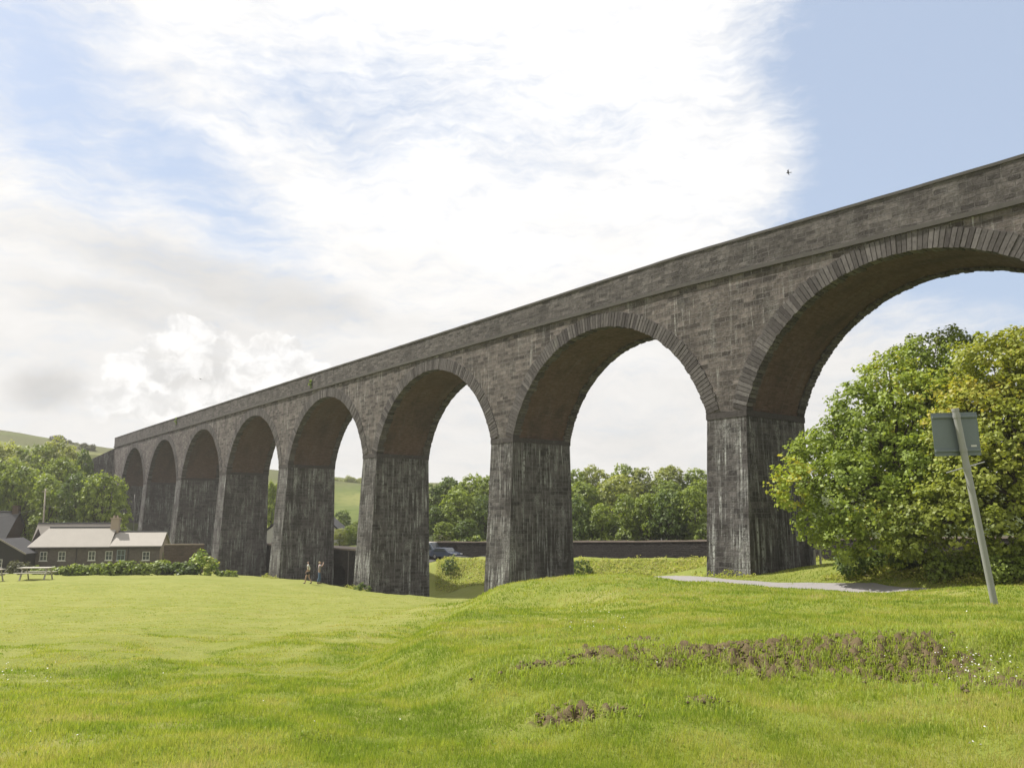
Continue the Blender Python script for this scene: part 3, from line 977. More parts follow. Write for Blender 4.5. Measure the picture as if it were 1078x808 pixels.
# ---- middle distance trees: a few kinds, each copied
def tree_kind(seed, rx, rz, nblob, n_tuft, n_leaf, leaf, tuft_r, trunk_h=.25):
    rs = np.random.RandomState(seed)
    rr_ = random.Random(seed)
    bl = []
    H = rz
    for i in range(nblob):
        a = rs.uniform(0, 2 * math.pi)
        h = rs.rand()
        rad_ = (math.sqrt(rs.rand())) * rx * .72 * math.sqrt(max(.05, 1 - (1.35 * (h - .35)) ** 2))
        br_ = rx * rs.uniform(.30, .48)
        bl.append(((rad_ * math.cos(a), rad_ * math.sin(a), H * (trunk_h + (1 - trunk_h) * h) * .92 - br_ * .25), br_))
    bl.append(((0, 0, H * .6), rx * .55))
    bl.append(((0, 0, H - rx * .42), rx * .42))
    cm_ = crown_mesh('crown', bl, rs, tuft_r, n_tuft, n_leaf, leaf, flat=.9)
    tb_ = trunk_mb(bl, (0, 0, 0), .22, rr_)
    return cm_, tb_


KINDS = []
for i in range(6):
    cm_, tb_ = tree_kind(100 + i, 5.0, 10.0, 15 + i, 900, 9, .42, .50, .05)
    tmesh = tb_.build('trunk', M['bark'])
    td = tmesh.data
    bpy.data.objects.remove(tmesh)
    KINDS.append((cm_, td))
CROWNMATS = {}


def crown_data(i, mname):
    key = (i, mname)
    if key not in CROWNMATS:
        d = KINDS[i][0].copy()
        d.materials.clear()
        d.materials.append(M[mname])
        CROWNMATS[key] = d
    return CROWNMATS[key]


def tree(px, top, wpx, Y, kind, mname, label, group, name='leafy_tree', cat='tree', zb=None):
    p = at(px, top, Y)
    g = gz(p[0], p[1]) if zb is None else zb
    H = p[2] - g
    root = empty(name, (p[0], p[1], g), rnd.uniform(0, 6.28), label, cat, group)
    wid = wpx * 1.25 * Y / FPX
    root.scale = (wid / 10.0, wid / 10.0, H / 10.0)
    for nm, d in (('crown', crown_data(kind, mname)), ('trunk', KINDS[kind][1])):
        o = bpy.data.objects.new(nm, d)
        C.objects.link(o)
        o.parent = root
    return root


ORD = ['first', 'second', 'third', 'fourth', 'fifth', 'sixth', 'seventh', 'eighth', 'ninth', 'tenth', 'eleventh', 'twelfth']
for i, (px, tp, w, Y, mn) in enumerate([(606, 493, 34, 138, 'leaf_mid'), (626, 491, 34, 142, 'leaf_pale'), (655, 486, 36, 144, 'leaf_mid'), (676, 490, 34, 142, 'leaf_pale'), (702, 490, 40, 140, 'leaf_pale'), (731, 493, 36, 140, 'leaf_mid')]):
    tree(px, tp, w, Y, i % 6, mn, ORD[i] + ' tree from left on the wood skyline inside the second nearest arch', 'trees in the wood behind the wall', 'woodland_tree')
for i, (px, tp, w, Y, mn) in enumerate([(652, 497, 58, 126, 'leaf_pale'), (700, 503, 46, 124, 'leaf_mid'), (615, 507, 44, 124, 'leaf_mid'), (735, 505, 40, 122, 'leaf_mid')]):
    lab = ['broad pale tree in the middle of the wood, inside the second nearest arch', 'mid green tree right of the broad pale one, middle of the wood',
           'mid row tree at the left edge of the second nearest arch', 'mid row tree at the right edge of the second nearest arch'][i]
    tree(px, tp, w, Y, (i + 2) % 6, mn, lab, 'trees in the wood behind the wall', 'woodland_tree')
for i, (px, tp, w, Y, mn) in enumerate([(607, 524, 34, 104, 'leaf_dark'), (632, 527, 38, 103, 'leaf_mid'), (658, 517, 42, 102, 'leaf_mid'), (683, 519, 40, 100, 'leaf_mid'), (706, 516, 40, 98, 'leaf_dark'), (733, 511, 44, 97, 'leaf_mid')]):
    tree(px, tp, w, Y, (i + 1) % 6, mn, ORD[i] + ' bushy tree from left right over the wall inside the second nearest arch', 'trees in the front row over the wall', 'woodland_tree', zb=gz(*at(px, tp, Y)[:2]) - 1.0)
for i, (px, tp, w, Y, mn) in enumerate([(455, 507, 34, 138, 'leaf_dark'), (474, 502, 36, 142, 'leaf_dark'), (494, 499, 40, 140, 'leaf_mid'), (515, 499, 38, 138, 'leaf_mid')]):
    tree(px, tp, w, Y, (i + 3) % 6, mn, ORD[i] + ' tree from left along the skyline inside the third nearest arch', 'trees in the wood behind the wall', 'woodland_tree')
for i, (px, tp, w, Y, mn) in enumerate([(459, 532, 26, 122, 'leaf_dark'), (486, 514, 46, 124, 'leaf_mid'), (510, 520, 36, 122, 'leaf_dark')]):
    tree(px, tp, w, Y, (i + 4) % 6, mn, ['low dark tree above the parked vehicles, inside the third nearest arch', 'big round green tree in the middle of the third nearest arch', 'dark tree at the right edge of the third nearest arch, by the pier'][i],
         'trees in the front row over the wall', 'woodland_tree', zb=gz(*at(px, tp, Y)[:2]) - .8)
for px, tp, w, Y, k, mn, lab in ((362, 535, 22, 150, 2, 'leaf_dark', 'dark bushy tree behind the white house, inside the fourth nearest arch'), (377, 547, 20, 146, 3, 'leaf_mid', 'green tree left of a pier, inside the fourth nearest arch'),
                                 (288, 507, 22, 152, 4, 'leaf_mid', 'tall tree above the white gable, inside the fifth nearest arch'), (345, 545, 26, 150, 1, 'leaf_dark', 'dark tree right of the white house gable, next to a pier')):
    tree(px, tp, w, Y, k, mn, lab, 'trees around the white house', 'leafy_tree')
for px, tp, w, Y, k, mn, lab in ((358, 556, 16, 131, 5, 'leaf_pale', 'low sunny bush beside the white house eave, over the retaining wall'), (371, 553, 18, 133, 0, 'leaf_mid', 'middle bush over the arched retaining wall'), (384, 549, 18, 134, 2, 'leaf_dark', 'right bush over the arched retaining wall, next to a pier')):
    tree(px, tp, w, Y, k, mn, lab, 'bushes over the retaining wall', 'leafy_bush', 'bush')
for i, (px, tp, w, Y, mn) in enumerate([(618, 548, 30, 106, 'leaf_dark'), (646, 546, 34, 105, 'leaf_dark'), (672, 546, 32, 103, 'leaf_mid'), (697, 545, 32, 101, 'leaf_dark'), (722, 543, 32, 99, 'leaf_mid'), (468, 549, 24, 116, 'leaf_mid'), (490, 546, 28, 115, 'leaf_dark')]):
    tree(px, tp, w, Y, (i + 5) % 6, mn, (ORD[i] + ' low bush from left just above the long wall, inside the second nearest arch') if i < 5 else ['mid green', 'dark'][i - 5] + ' low bush just above the wall, inside the third nearest arch', 'low bushes over the wall', 'leafy_bush', 'bush')
# left hand wood
LW = [(-8, 486, 60, 132, 'leaf_mid', 'bushy tree at the left edge of the frame, behind the dark shed'), (24, 492, 54, 131, 'leaf_mid', 'bushy tree left of the utility pole, behind the cottage'),
      (52, 500, 46, 128, 'leaf_mid', 'bushy tree at the utility pole, behind the cottage'), (82, 499, 44, 127, 'leaf_dark', 'darker bushy tree between pole and chimney, behind the cottage'),
      (112, 503, 52, 126, 'leaf_mid', 'sunlit tree above the cottage chimney, overlapping the last arch'), (0, 470, 56, 150, 'leaf_pale', 'pale tree high at the left edge of the wood'),
      (34, 470, 50, 152, 'leaf_mid', 'mid green tree in the upper row of the left wood'), (66, 468, 44, 154, 'leaf_pale', 'pale rounded tree at the top of the left wood'),
      (90, 474, 26, 150, 'leaf_dark', 'narrow dark tree below the wing wall of the viaduct'), (15, 482, 40, 142, 'leaf_pale', 'pale tree in the middle of the left wood'), (66, 486, 44, 140, 'leaf_mid', 'mid green tree in the middle of the left wood')]
for i, (px, tp, w, Y, mn, lab) in enumerate(LW):
    tree(px, tp - 5, w, Y, i % 6, mn, lab, 'trees in the wood behind the cottage', 'woodland_tree')
# scrub on the far hill
for i, (px, tp, w, Y) in enumerate([(56, 457.5, 9, 318), (64, 458.5, 10, 318), (72, 462, 10, 316), (80, 465, 9, 315), (89, 466, 9, 300), (97, 467, 7, 300)]):
    p = at(px, tp, Y)
    tree(px, tp, w * 1.3, Y, i % 6, 'leaf_scrub', ORD[i] + ' dark scrub bush from left along the crest of the far hill', 'scrub on the far hill', 'hill_bush', 'bush', zb=p[2] - 6)
for i, (px, tp, w, Y) in enumerate([(357, 503, 14, 330), (368, 501, 14, 330), (379, 502, 14, 330), (290, 496, 12, 330)]):
    p = at(px, tp, Y)
    tree(px, tp, w, Y, i % 6, 'leaf_pale', (['left', 'middle', 'right'][i] + ' bush on the far ridge, inside the fourth nearest arch') if i < 3 else 'bush on the far ridge, inside the fifth nearest arch', 'bushes on the far ridge', 'ridge_bush', 'bush', zb=p[2] - 6)


# ------------------------------------------------------------------ path, lane and walls
def ribbon(name, pts, width, m_, lift=.03, widths=None, step=.8):
    P_ = [Vector(p) for p in pts]
    fine_ = []
    for i in range(len(P_) - 1):
        p0, p1, p2, p3 = P_[max(i - 1, 0)], P_[i], P_[i + 1], P_[min(i + 2, len(P_) - 1)]
        k = max(2, int((p2 - p1).length / step))
        for j in range(k):
            t = j / k
            fine_.append(.5 * ((2 * p1) + (-p0 + p2) * t + (2 * p0 - 5 * p1 + 4 * p2 - p3) * t * t + (-p0 + 3 * p1 - 3 * p2 + p3) * t ** 3))
    fine_.append(P_[-1])
    NW = 6
    V_, F_ = [], []
    for i, p in enumerate(fine_):
        d = (fine_[min(i + 1, len(fine_) - 1)] - fine_[max(i - 1, 0)]).normalized()
        nn = Vector((-d.y, d.x))
        for j in range(NW + 1):
            e = (j / NW - .5) * width * (1 + (.05 * math.sin(i * 1.7 + j) if j in (0, NW) else 0))
            V_.append((p.x + nn.x * e, p.y + nn.y * e))
    V_ = np.array(V_)
    z = ground(V_[:, 0], V_[:, 1]) + lift
    z.reshape(-1, NW + 1)[:, 1:-1] += .02
    V3 = np.column_stack([V_, z])
    for i in range(len(fine_) - 1):
        for j in range(NW):
            a = i * (NW + 1) + j
            F_.append((a, a + 1, a + NW + 2, a + NW + 1))
    me_ = np_mesh(name, V3, np.array(F_), None, True)
    o = mesh_obj(name, me_, m_)
    o['kind'] = 'structure'
    return o


M['path'] = simple('worn_tarmac', (0.265, 0.25, 0.25), .9, .15, 1.5, .4)
ribbon('path', [(29, 13.5), (24, 21), (20, 27.5), (17, 33.3), (14.4, 38.4), (11.2, 43.5), (8.3, 47.2), (4.4, 52.5), (0.5, 57)], 4.2, M['path'], .035)
M['lane'] = simple('dark_tarmac', (0.07, 0.068, 0.066), .9, .15, 1.5, .4)
ribbon('lane', [(-24, 120), (-16, 112.2), (-7.6, 106.6), (4, 97.8), (13.5, 89), (21, 81.8), (28.5, 73.5), (40, 61)], 4.2, M['lane'], .04)

M['wallstone'] = masonry('wall_stone', (0.030, 0.027, 0.026), (0.058, 0.050, 0.046), (0.05, 0.045, 0.042), .5, .2, streak=.15, darkamt=.5)
M['wallcope'] = simple('wall_coping', (0.27, 0.22, 0.19), .9, .3, 1.5, .5)
M['brownwall'] = masonry('brown_stone', (0.075, 0.052, 0.042), (0.125, 0.092, 0.075), (0.12, 0.1, 0.085), .5, .2, streak=.1, darkamt=.4)


def wall(name, label, pts, h, th, mat_, cope, cat='wall', sink=.5, ch=.16, zb=None, zs=None):
    base = Vector((pts[0][0], pts[0][1], gz(*pts[0])))
    root = empty(name, base, 0, label, cat)
    mb_, cb = MB(), MB()
    fine_ = []
    for a, b in zip(pts[:-1], pts[1:]):
        k = max(1, int(math.hypot(b[0] - a[0], b[1] - a[1]) / 1.5))
        for j in range(k):
            fine_.append((a[0] + (b[0] - a[0]) * j / k, a[1] + (b[1] - a[1]) * j / k))
    fine_.append(pts[-1])
    l = 0
    rr_ = random.Random(3)
    sec = []
    for i, p in enumerate(fine_):
        a, b = fine_[max(i - 1, 0)], fine_[min(i + 1, len(fine_) - 1)]
        d = Vector((b[0] - a[0], b[1] - a[1])).normalized()
        nn = Vector((-d.y, d.x))
        g = gz(*p) if zb is None else zb
        if zs:
            g = float(np.interp(p[0], [q_[0] for q_ in pts], zs))
        if i:
            l += math.hypot(p[0] - fine_[i - 1][0], p[1] - fine_[i - 1][1])
        sec.append((p, nn, g, l, rr_.uniform(-.03, .03)))
    for (p, na, ga, la, ja), (r_, nb_, gb, lb, jb) in zip(sec[:-1], sec[1:]):
        for sd in (-1, 1):
            A = (p[0] + na.x * th / 2 * sd, p[1] + na.y * th / 2 * sd)
            B = (r_[0] + nb_.x * th / 2 * sd, r_[1] + nb_.y * th / 2 * sd)
            qd = [(*A, ga - sink), (*B, gb - sink), (*B, gb + h), (*A, ga + h)]
            uv = [(la, -sink), (lb, -sink), (lb, h), (la, h)]
            if sd > 0:
                qd, uv = qd[::-1], uv[::-1]
            mb_.quad(qd, uv)
        t2 = th / 2 + .06
        quad = []
        for (pp, n_, g_, j_) in ((p, na, ga, ja), (r_, nb_, gb, jb)):
            for sd, z in ((-1, h), (1, h), (1, h + ch + j_), (-1, h + ch + j_)):
                quad.append((pp[0] + n_.x * t2 * sd, pp[1] + n_.y * t2 * sd, g_ + z))
        b0 = len(cb.v)
        cb.v += quad
        cb.tone += [.5] * 8
        for k in range(4):
            k2 = (k + 1) % 4
            cb.f.append((b0 + k, b0 + k2, b0 + 4 + k2, b0 + 4 + k))
        if la == 0:
            cb.f.append((b0, b0 + 1, b0 + 2, b0 + 3))
        if lb == sec[-1][3]:
            cb.f.append((b0 + 4, b0 + 5, b0 + 6, b0 + 7))
    cb.uv = None
    for (p, na, ga, la, ja) in (sec[0], sec[-1]):
        mb_.quad([(p[0] - na.x * th / 2, p[1] - na.y * th / 2, ga - sink), (p[0] + na.x * th / 2, p[1] + na.y * th / 2, ga - sink), (p[0] + na.x * th / 2, p[1] + na.y * th / 2, ga + h), (p[0] - na.x * th / 2, p[1] - na.y * th / 2, ga + h)],
                 [(0, 0), (th, 0), (th, h), (0, h)])
    mb_.build('wall_body', mat_, root, off=base, fixn=False)
    cb.build('coping', cope, root, off=base)
    return root


LANEWALL = [(-13.5, 112.5), (-7.2, 108.9), (5, 99.9), (14.8, 91), (22.5, 83.6), (30, 75.5), (42, 62.5)]
wall('boundary_wall', 'long low dark stone wall with pale coping along the foot of the wood, seen through the arches', LANEWALL, 1.9, .45, M['wallstone'], M['wallcope'], zs=(-5.4, -5.3, -4.97, -4.68, -4.35, -4.0, -3.5))
# retaining wall with an arched opening, behind the middle piers
wr = Vector((-38.5, 126.0, -9.2))
wb = Vector((-16.5, 99.5, -9.2))
wdir = (wb - wr).normalized()
root = empty('retaining_wall', wr, math.atan2(wdir.y, wdir.x), 'dark stone retaining wall with arched opening behind the middle piers', 'wall')


def on_wall(px):
    k = (px - 539) / FPX * .987
    return (k * wr.y - wr.x) / (wdir.x - k * wdir.y)


mb = MB()
x0, x1 = 0, (wb - wr).length
ox = on_wall(359.5)
orad, oz = 1.55, 1.6
ztop = 5.0
xs = [x0, ox - orad] + [ox - orad * math.cos(math.pi * i / 14) for i in range(1, 14)] + [ox + orad, x1]


def oh(x):
    return oz + math.sqrt(max(0, orad ** 2 - (x - ox) ** 2)) if abs(x - ox) < orad else (oz if abs(abs(x - ox) - orad) < 1e-6 else 0)


for a, b in zip(xs[:-1], xs[1:]):
    inside = ox - orad - 1e-6 <= a and b <= ox + orad + 1e-6
    za, zb_ = (oh(a), oh(b)) if inside else (-1, -1)
    mb.quad([(a, 0, za), (b, 0, zb_), (b, 0, ztop), (a, 0, ztop)], [(a, za), (b, zb_), (b, ztop), (a, ztop)])
    if inside:
        mb.quad([(a, 0, za), (a, 4, za), (b, 4, zb_), (b, 0, zb_)], [(0, a), (4, a), (4, b), (0, b)])
for xx in (ox - orad, ox + orad):
    mb.quad([(xx, 0, -1), (xx, 4, -1), (xx, 4, oz), (xx, 0, oz)], [(0, 0), (4, 0), (4, 3), (0, 3)])
mb.quad([(x0, 4, -1), (x1, 4, -1), (x1, 4, ztop), (x0, 4, ztop)], [(x0, 0), (x1, 0), (x1, 6), (x0, 6)])
for xx in (x0, x1):
    mb.quad([(xx, 0, -1), (xx, 4, -1), (xx, 4, ztop), (xx, 0, ztop)], [(0, 0), (4, 0), (4, 6), (0, 6)])
mb.build('wall_body', M['wallstone'], root, fixn=False)
mb = MB()
mb.box(x0 - .05, x1 + .05, -.1, 4.05, ztop + .003, ztop + .2)
mb.build('coping', M['wallcope'], root)
mb = MB()
px_ = on_wall(369.5)
mb.tube([(px_, -.14, -1), (px_, -.14, ztop - .1)], [.07, .07], 8)
M['pipe'] = simple('grey_pipe', (0.16, 0.15, 0.15), .6, .2)
mb.build('drain_pipe', M['pipe'], root)

# ------------------------------------------------------------------ houses on the left
M['slate'] = simple('grey_slate', (0.050, 0.050, 0.055), .9, .25, 2.0, .4)
M['paleroof'] = simple('pale_roof_sheet', (0.36, 0.335, 0.305), .8, .12, .8, .3)
M['greyroof'] = simple('weathered_roof', (0.27, 0.245, 0.22), .85, .2, 1.2, .4)
M['render'] = simple('white_render', (0.62, 0.60, 0.57), .85, .06, .7, .2)
M['brownbrick'] = masonry('brown_brick', (0.105, 0.090, 0.081), (0.150, 0.132, 0.120), (0.14, 0.12, 0.1), .30, .1, streak=.1, darkamt=.35, msize=.012, bstr=.4)
M['cream'] = simple('cream_render', (0.36, 0.29, 0.24), .85, .1, .7, .2)
M['whitepaint'] = simple('white_paint', (0.60, 0.59, 0.56), .5, .05)
M['bluedoor'] = simple('blue_grey_paint', (0.30, 0.36, 0.42), .5, .08)
M['black'] = simple('black_board', (0.022, 0.020, 0.020), .7, .3)
m, q = mat('window_glass')
finish(m, q, (0.05, 0.06, 0.07), .08, spec=.6)
M['glass'] = m


def face_quad(mb_, pts, axis='xz'):
    uv = [((p[0] + p[1]), p[2]) for p in pts]
    mb_.quad(pts, uv)


def window(parent, x, y, z, w, h, name='window', frame=None, fillm=None):
    f = MB()
    t = .065
    for a in ((x - w / 2, x - w / 2 + t, z, z + h), (x + w / 2 - t, x + w / 2, z, z + h), (x - w / 2 + t, x + w / 2 - t, z, z + t), (x - w / 2 + t, x + w / 2 - t, z + h - t, z + h), (x - t * .35, x + t * .35, z + t, z + h - t), (x - w / 2 + t, x + w / 2 - t, z + h * .5 - t * .3, z + h * .5 + t * .3)):
        f.box(a[0], a[1], y - .06, y + .02, a[2], a[3])
    o = f.build(name, frame or M['whitepaint'], parent)
    g = MB()
    g.box(x - w / 2 + .03, x + w / 2 - .03, y - .02, y + .01, z + .03, z + h - .03)
    g.build('pane', fillm or M['glass'], o)
    s_ = MB()
    s_.box(x - w / 2 - .08, x + w / 2 + .08, y - .12, y + .02, z - .1, z - .003)
    s_.build('sill', M['whitepaint'], o)
    return o


# cottage: local x along the front from left to right, y into depth
ca = at(31, 572, 107.5)
cbp = at(168.5, 575.5, 110.8)
cl = math.hypot(cbp[0] - ca[0], cbp[1] - ca[1])
crz = math.atan2(cbp[1] - ca[1], cbp[0] - ca[0])
eave = 3.55
croot = empty('cottage', (ca[0], ca[1], -3.86 - eave), crz, 'long low brown cottage with pale sheet roof and chimney, left of the viaduct', 'house')
D = 5.6
split = cl * .60
rl, rr2 = eave + 2.25, eave + 1.65
mb = MB()
for pts in ([(0, 0, -1), (cl, 0, -1), (cl, 0, eave), (0, 0, eave)], [(cl, D, -1), (0, D, -1), (0, D, eave), (cl, D, eave)]):
    mb.quad(pts, [(p[0], p[2]) for p in pts])
for x, rz_ in ((0, rl),):
    pts = [(x, D, -1), (x, 0, -1), (x, 0, eave), (x, D / 2, rz_), (x, D, eave)]
    mb.quad(pts, [(p[1], p[2]) for p in pts])
mb.build('front_wall', M['brownbrick'], croot, fixn=False)
mb = MB()
pts = [(cl, 0, -1), (cl, D, -1), (cl, D, eave), (cl, D / 2, rr2), (cl, 0, eave)]
mb.quad(pts, [(p[1], p[2]) for p in pts])
mb.build('gable_wall', M['cream'], croot, fixn=False)
mb = MB()
pts = [(split, 0, eave), (split, D, eave), (split, D / 2, rl)]
mb.quad(pts, [(p[1], p[2]) for p in pts])
mb.build('gable_wall', M['cream'], croot, fixn=False)


def gable_roof(parent, xa, xb, y0, y1, ze, zr, m_, over=.25, th=.12, hipl=0):
    mb_ = MB()
    ym = (y0 + y1) / 2
    sl_ = (zr - ze) / (ym - y0)
    pr = [(y0 - over, ze - over * sl_ + .03), (ym, zr + .03), (y1 + over, ze - over * sl_ + .03), (y1 + over, ze - over * sl_ + .03 + th), (ym, zr + .03 + th), (y0 - over, ze - over * sl_ + .03 + th)]
    mb_.prism(pr, xa, xb, axis='x')
    if hipl:
        k = len(pr)
        for idx in (1, 4):
            v = mb_.v[idx]
            mb_.v[idx] = (v[0] + hipl, v[1], v[2])
    o = mb_.build('roof', m_, parent)
    rb_ = MB()
    rb_.tube([(xa + hipl, ym, zr + th + .03), (xb, ym, zr + th + .03)], [.12, .12], 8)
    rb_.build('ridge', M['slate'], o)
    return o


rf = gable_roof(croot, -.2, split + .15, 0, D, eave, rl, M['paleroof'], hipl=1.6)
gable_roof(croot, split + .155, cl + .25, 0, D, eave, rr2, M['paleroof'])
mb = MB()
mb.box(split - .55, split + .45, D / 2 - .4, D / 2 + .4, rl - .6, rl + 1.25)
mb.box(split - .65, split + .55, D / 2 - .5, D / 2 + .5, rl + 1.253, rl + 1.42)
ch = mb.build('chimney', M['cream'], croot)
for k in (-.25, .15):
    mb = MB()
    mb.tube([(split + k, D / 2, rl + 1.4), (split + k, D / 2, rl + 1.75)], [.13, .1], 10)
    mb.build('chimney_pot', M['cream'], ch)
for px in (46.5, 65.5, 96.5, 114.5):
    fx = (px - 31) / (168.5 - 31)
    window(croot, cl * fx, 0, 1.75, 0.85, 1.15)
window(croot, cl * .70, 0, 1.7, 1.0, 1.35, 'door_light', M['bluedoor'])
window(croot, cl * .895, 0, 1.7, .9, 1.1)
for fx in (.045, .36, .755):
    mb = MB()
    mb.tube([(cl * fx, -.08, -.6), (cl * fx, -.08, eave - .1)], [.05, .05], 6)
    mb.build('drain_pipe', M['black'], croot)
mb = MB()
mb.box(-.2, cl + .2, -.40, -.27, eave - .28, eave - .16)
mb.build('gutter', M['black'], croot)
window(croot, cl + .0, D / 2, 1.6, .01, .9, 'gable_vent') if False else None
mb = MB()
mb.box(cl - .02, cl + .05, D * .35, D * .6, 1.5, 2.6)
mb.build('gable_window', M['glass'], croot)
# grey roofed rear range showing to the left of the cottage
gr = empty('rear_range', tuple(Matrix.Translation(croot.location) @ Matrix.Rotation(crz, 4, 'Z') @ Vector((-1.6, 4.2, 0))), crz, 'grey roofed range behind the left end of the cottage', 'house')
mb = MB()
mb.box(0, split + .5, 1.5, 6.5, -1, eave - .3)
mb.build('wall', M['cream'], gr)
gable_roof(gr, -.2, split + .8, 1.5, 6.5, eave - .3, rl + .5, M['greyroof'])
# dark shed and slate roofed house at the left edge
sp_ = at(-14, 600, 104)
shed = empty('dark_shed', (sp_[0], sp_[1], -7.2), R(8), 'small black boarded shed with slate roof at the left edge', 'shed')
rzs = at(0, 567, 104)[2] + 7.2
wS = (at(26, 583, 104)[0] - at(0, 567, 104)[0])
slp = (at(0, 567, 104)[2] - at(26, 583, 104)[2]) / wS
cx = at(0, 567, 104)[0] - sp_[0]
mb = MB()
hwid = wS * .92
prof = [(cx - hwid, -1), (cx + hwid, -1), (cx + hwid, rzs - slp * hwid - .15), (cx, rzs - .15), (cx - hwid, rzs - slp * hwid - .15)]
mb.prism(prof, 0, 6)
mb.build('board_wall', M['black'], shed)
mb = MB()
prof = [(cx - wS, rzs - slp * wS - .1), (cx, rzs - .1), (cx + wS, rzs - slp * wS - .1), (cx + wS, rzs - slp * wS + .05), (cx, rzs + .05), (cx - wS, rzs - slp * wS + .05)]
mb.prism(prof, -.3, 6.3)
mb.build('roof', M['slate'], shed)
mb = MB()
mb.prism([(cx, rzs - .12), (cx + wS, rzs - slp * wS - .12), (cx + wS, rzs - slp * wS + .08), (cx, rzs + .08)], -.36, -.303)
mb.build('barge_board', M['greyroof'], shed)
window(shed, cx + .0, 0, .9, .9, 1.0)
hp = at(-10, 580, 122)
hs = empty('slate_house', (hp[0], hp[1], -7), R(4), 'dark slate roofed house behind the shed at the left edge', 'house')
zr_ = at(5, 538, 125)[2] + 7
xr = at(5, 575, 122)[0] - hp[0]
mb = MB()
mb.prism([(0, -1), (6.6, -1), (6.6, zr_ - 3.9), (3.3, zr_ - .15), (0, zr_ - 3.9)], -9, xr - .3, axis='x')
mb.build('wall', M['brownwall'], hs)
gable_roof(hs, -9.3, xr, 0, 6.6, zr_ - 3.9, zr_ - .15, M['slate'])
mb = MB()
mb.box(xr - 1.0, xr - .15, 2.9, 3.7, zr_ - .4, zr_ + .9)
mb.build('chimney', M['brownwall'], hs)
# brown garden wall between cottage and viaduct
a, b = at(172, 590, 110), at(214, 590, 111)
wall('garden_wall', 'short brown stone wall with pale coping between cottage and viaduct', [(a[0], a[1]), (b[0], b[1])], at(190, 573.5, 110)[2] + 8, .4, M['brownwall'], M['wallcope'], zb=-8)
# white gabled house beyond the piers
wp = at(318, 575, 138)
wh = empty('white_house', (wp[0], wp[1], -6.5), R(3), 'white gabled house mostly hidden behind the middle piers', 'house')
hw_ = 39 * 138 / FPX
ap = at(318, 526, 138)[2] + 6.5
ev = at(357, 559, 138)[2] + 6.5
mb = MB()
mb.prism([(-hw_ + .3, -2), (hw_ - .3, -2), (hw_ - .3, ev), (0, ap - .2), (-hw_ + .3, ev)], 0, 9)
mb.build('wall', M['render'], wh)
mb = MB()
mb.prism([(-hw_ - .1, ev - .15), (0, ap), (hw_ + .1, ev - .15), (hw_ + .1, ev + .05), (0, ap + .2), (-hw_ - .1, ev + .05)], -.2, 9.2)
mb.build('roof', M['slate'], wh)
window(wh, -2.5, 0, 1.2, 1.0, 1.3)
window(wh, 2.5, 0, 1.2, 1.0, 1.3)

# ------------------------------------------------------------------ poles, sign, tables
M['polewood'] = simple('pole_timber', (0.36, 0.32, 0.27), .85, .2)
M['galv'] = simple('galvanised_post', (0.30, 0.305, 0.30), .55, .12, 6, .2, metal=.25)
M['signback'] = simple('sign_back_grey', (0.155, 0.185, 0.20), .5, .08, 3, .1, metal=.15)
for px0, y0_, px1, y1_, Y, lab, nm in ((45.5, 553, 48, 514, 124, 'pale slanting utility pole behind the cottage roof', 'utility_pole'), (140.5, 560, 142, 520, 128, 'thin grey pole in front of the farthest arch', 'utility_pole')):
    a, b = Vector(at(px0, y0_, Y)), Vector(at(px1, y1_, Y))
    g = gz(a.x, a.y)
    foot = a + (a - b) * ((a.z - g) / (b.z - a.z))
    root = empty(nm, foot, 0, lab, 'pole', 'utility poles')
    mb = MB()
    mb.tube([(0, 0, -.3), tuple(b - foot)], [.15 if px0 < 100 else .09, .1 if px0 < 100 else .06], 10)
    mb.build('shaft', M['polewood'] if px0 < 100 else M['pipe'], root, smooth=True)
    if px0 > 100:
        continue
    mb = MB()
    t_ = b - foot
    mb.box(t_.x - .5, t_.x + .5, t_.y - .12, t_.y - .02, t_.z - .5, t_.z - .4)
    mb.build('crossbar', M['polewood'], root)
mb = MB()
a, b = Vector(at(48, 533, 124)), Vector(at(-25, 543, 112))
e = Vector(at(142, 527, 128))
for p0, p1 in ((a, b), (a, e)):
    pts = [p0.lerp(p1, t / 12) - Vector((0, 0, .5 * math.sin(math.pi * t / 12))) for t in range(13)]
    mb.tube([tuple(p - a) for p in pts], [.018] * 13, 5)
wo = mb.build('overhead_wire', M['pipe'], loc=a)
tag(wo, 'thin overhead wire running from the utility pole above the cottage', 'wire')

# leaning sign seen from the back
sb = hit(1047, 636)
st_ = Vector(at(1005.5, 430.5, sb.y))
ax = (st_ - sb).normalized()
root = empty('road_sign', sb, 0, 'grey road sign seen from behind on a leaning pole by the golden tree', 'sign')
rot = ax.to_track_quat('Z', 'Y').to_matrix().to_4x4()
rot = Matrix((( -1, 0, 0, 0), (0, -1, 0, 0), (0, 0, 1, 0), (0, 0, 0, 1))) if False else rot
xv = Vector((1, 0, 0)) - ax * ax.x
xv.normalize()
yv = ax.cross(xv)
RM = Matrix(((xv.x, yv.x, ax.x, 0), (xv.y, yv.y, ax.y, 0), (xv.z, yv.z, ax.z, 0), (0, 0, 0, 1)))
Lp = (st_ - sb).length
pr_ = .062
u_ = sb.y / FPX
mb = MB()
mb.tube([tuple(RM @ Vector((0, 0, z))) for z in (-.3, Lp - .02, Lp)], [pr_, pr_, pr_ * .96], 20)
mb.build('post', M['galv'], root, smooth=False)
mb = MB()
RZ = RM @ Matrix.Rotation(R(3), 4, 'Y') @ Matrix.Rotation(R(6), 4, 'Z')
plw, plh = 49 * u_, 46 * u_
zt_ = Lp - 3 * u_
xo = 0 * u_
RZ = RM @ Matrix.Translation((-1.5 * u_, 0, zt_ - plh / 2)) @ Matrix.Rotation(R(5), 4, 'Y') @ Matrix.Translation((0, 0, plh / 2 - zt_))
